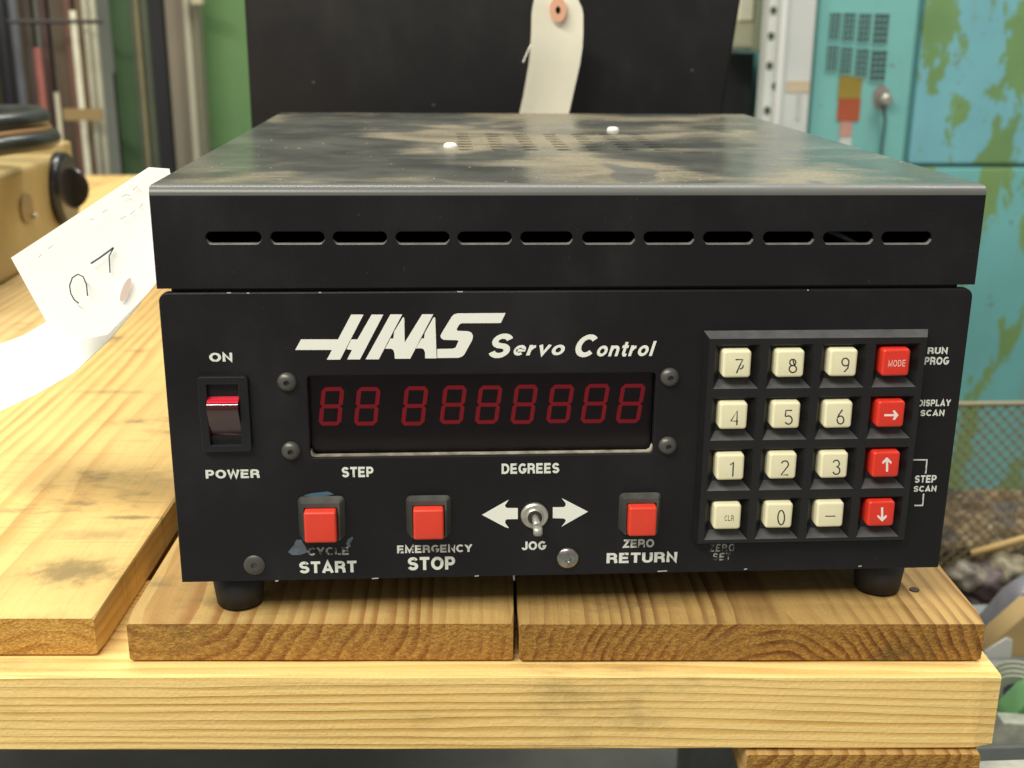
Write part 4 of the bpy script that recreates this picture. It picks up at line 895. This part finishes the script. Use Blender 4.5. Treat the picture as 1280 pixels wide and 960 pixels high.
# scrap heap inside: rough brown mass plus pieces
zc = P(1230, 612, 1, by+.19).z
bm = bmesh.new(); N = 30
rn = random.Random(5); gr = [[bm.verts.new((bx0+.008+(bx1-bx0-.016)*i/N, by+.010+.175*j/N, zc+.012*rn.uniform(-1, 1)+.0*j)) for i in range(N+1)] for j in range(N+1)]
for j in range(N):
    for i in range(N): bm.faces.new((gr[j][i], gr[j][i+1], gr[j+1][i+1], gr[j+1][i]))
fr_ = [bm.verts.new((v.co.x, v.co.y, LS+.004)) for v in gr[0]]; lf = [bm.verts.new((gr[j][0].co.x, gr[j][0].co.y, LS+.004)) for j in range(N+1)]
for i in range(N): bm.faces.new((fr_[i], fr_[i+1], gr[0][i+1], gr[0][i])); bm.faces.new((lf[i], lf[i+1], gr[i+1][0], gr[i][0]))
k = NB('rusty_scrap'); n = k.noise(k.coord(), 38, 6, .7); n2 = k.noise(k.coord(loc=(3, 1, 2)), 21, 3)
c_ = k.mix(k.rng(n, .35, .65), (.09, .06, .035), (.34, .24, .12)); c_ = k.mix(k.rng(n2, .52, .62), c_, (.10, .085, .085)); c_ = k.mix(k.rng(k.noise(k.coord(), 90, 2), .68, .72), c_, (.60, .58, .50)); k.l(c_, k.b.inputs['Base Color']); k.bump(n, 1, .01)
me = bpy.data.meshes.new('scrap_swarf'); bmesh.ops.recalc_face_normals(bm, faces=bm.faces[:]); bm.to_mesh(me); bm.free()
sw = U('scrap_swarf', me, k.m, None); finish(sw, None, 'rusty brown metal scrap filling the wire basket', 'scrap', kind='stuff')
tube('ribbed_rod', [P(1215, 692, 1, by-.02), P(1250, 682, 1, by-.03), P(1300, 668, 1, by-.03)], .0045, mat('brass_rod', (.50, .34, .13), .45, .2), label='brassy rod lying across the front of the wire basket', cat='rod')
# small rolled ends and blobs heaped in front of the basket
rn = random.Random(11)
for i, (px, py, r, c, lab) in enumerate(((1212, 722, .018, (.22, .19, .15), 'pale grey lump of scrap nearest the pallet edge'), (1238, 728, .024, (.08, .055, .055), 'dark plum scrap ring'), (1262, 716, .022, (.22, .19, .12), 'light ribbed scrap bundle'), (1222, 752, .022, (.09, .07, .07), 'dark scrap lump lower down by the board'), (1256, 748, .020, (.14, .11, .08), 'mid brown scrap lump under the ribbed bundle'), (1240, 776, .018, (.05, .07, .12), 'small dark blue scrap piece'))):
    q = P(px, py, 1, .60); bm = bmesh.new(); bmesh.ops.create_icosphere(bm, subdivisions=3, radius=r)
    for v in bm.verts:
        s_ = 1+.22*math.sin(v.co.x*260+i)*math.sin(v.co.z*330+2*i)+rn.uniform(-.10, .10); v.co *= s_
    q = Vector(q)
    o = frombm('scrap_piece', bm, mat('scrap_m', c, .5, .2, var=.6, vscale=90), None, True, label=lab, cat='scrap', group='scrap pieces heaped beside the wire basket'); o.location = q; o.scale = (1.2, 1, .85)
slab('scrap_tray', .36, .80, .46, .655, LS+.0005, P(1240, 775, 1, .56).z, mat('tray_dark', (.10, .085, .07), .6, var=.5, vscale=60), label='dark rusty tray carrying scrap in front of the basket', cat='tray')
# angled grey bar, tan carton with white label, blue case, white reel, green part
YJ = .38
def hull(name, px, y, depth, m, parent=None, **kw):
    depth = min(depth, .02)
    lps = [[(lambda v: (v.x, v.z))(P(a, b, 1, y)) for a, b in px]]
    me = stand(poly_curve(lps, depth/2, .0008), y+depth/2); return U(name, me, m, parent, **kw)
hull('grey_bar', [(1228, 806), (1230, 794), (1268, 750), (1310, 722), (1320, 740), (1274, 776), (1236, 814)], .40, .02, mat('bar_grey', (.26, .25, .28), .35, .3, var=.2, vscale=40), label='slanting grey metal bar above the carton', cat='bar')
ct = hull('carton', [(1232, 812), (1290, 762), (1330, 752), (1330, 836), (1270, 850), (1236, 844)], .365, .02, mat('kraft_card', (.50, .35, .15), .8, var=.1, vscale=20), label='tan cardboard carton with white label at the lower right', cat='carton')
hull('carton_label', [(1232, 814), (1258, 798), (1264, 800), (1262, 836), (1234, 840)], .3635, .001, mat('label_white', (.66, .66, .62), .7), ct)
hull('blue_case', [(1234, 846), (1254, 849), (1258, 884), (1234, 888)], .345, .02, mat('case_blue', (.05, .10, .22), .5), label='dark blue case behind the end of the stringer', cat='case')
rl = thing('cable_reel', P(1275, 878, 1, .30), 'grey and white ribbed reel leaning at the lower right', 'reel')
q = Vector(P(1270, 866, 1, .30)); ax_ = Vector((.35, .85, .25)).normalized()
for i_ in range(4): cyl('reel_flange', q+ax_*(.005*i_), q+ax_*(.005*i_+.0012), .0165, .0165, mat('reel_white', (.52, .55, .44), .5), rl, 32)
cyl('reel_drum', q+ax_*.0013, q+ax_*.0149, .0115, .0115, mat('reel_grey', (.22, .22, .25), .4), rl, 32)
cyl('reel_hub', q-ax_*.004, q-ax_*.0001, .0075, .009, mat('reel_hub', (.11, .09, .15), .4), rl, 24)
hull('green_casting', [(1254, 912), (1266, 896), (1290, 872), (1320, 862), (1320, 912)], .265, .02, mat('cast_green', (.14, .32, .13), .5, var=.2, vscale=30), label='green painted casting at the lower right edge', cat='casting')
hull('grey_plate', [(1228, 888), (1240, 884), (1254, 904), (1320, 908), (1320, 932), (1228, 932)], .25, .012, mat('plate_light', (.50, .51, .42), .5, .1, var=.35, vscale=60), label='pale mottled plate under the green casting', cat='plate')
q = P(1240, 930, 1, .25)
slab('storage_bin', .20, .75, .245, .45, LS+.0005, q.z, mat('bin_grey', (.24, .26, .25), .5, var=.2, vscale=20), label='grey bin below the carton and green casting', cat='bin')
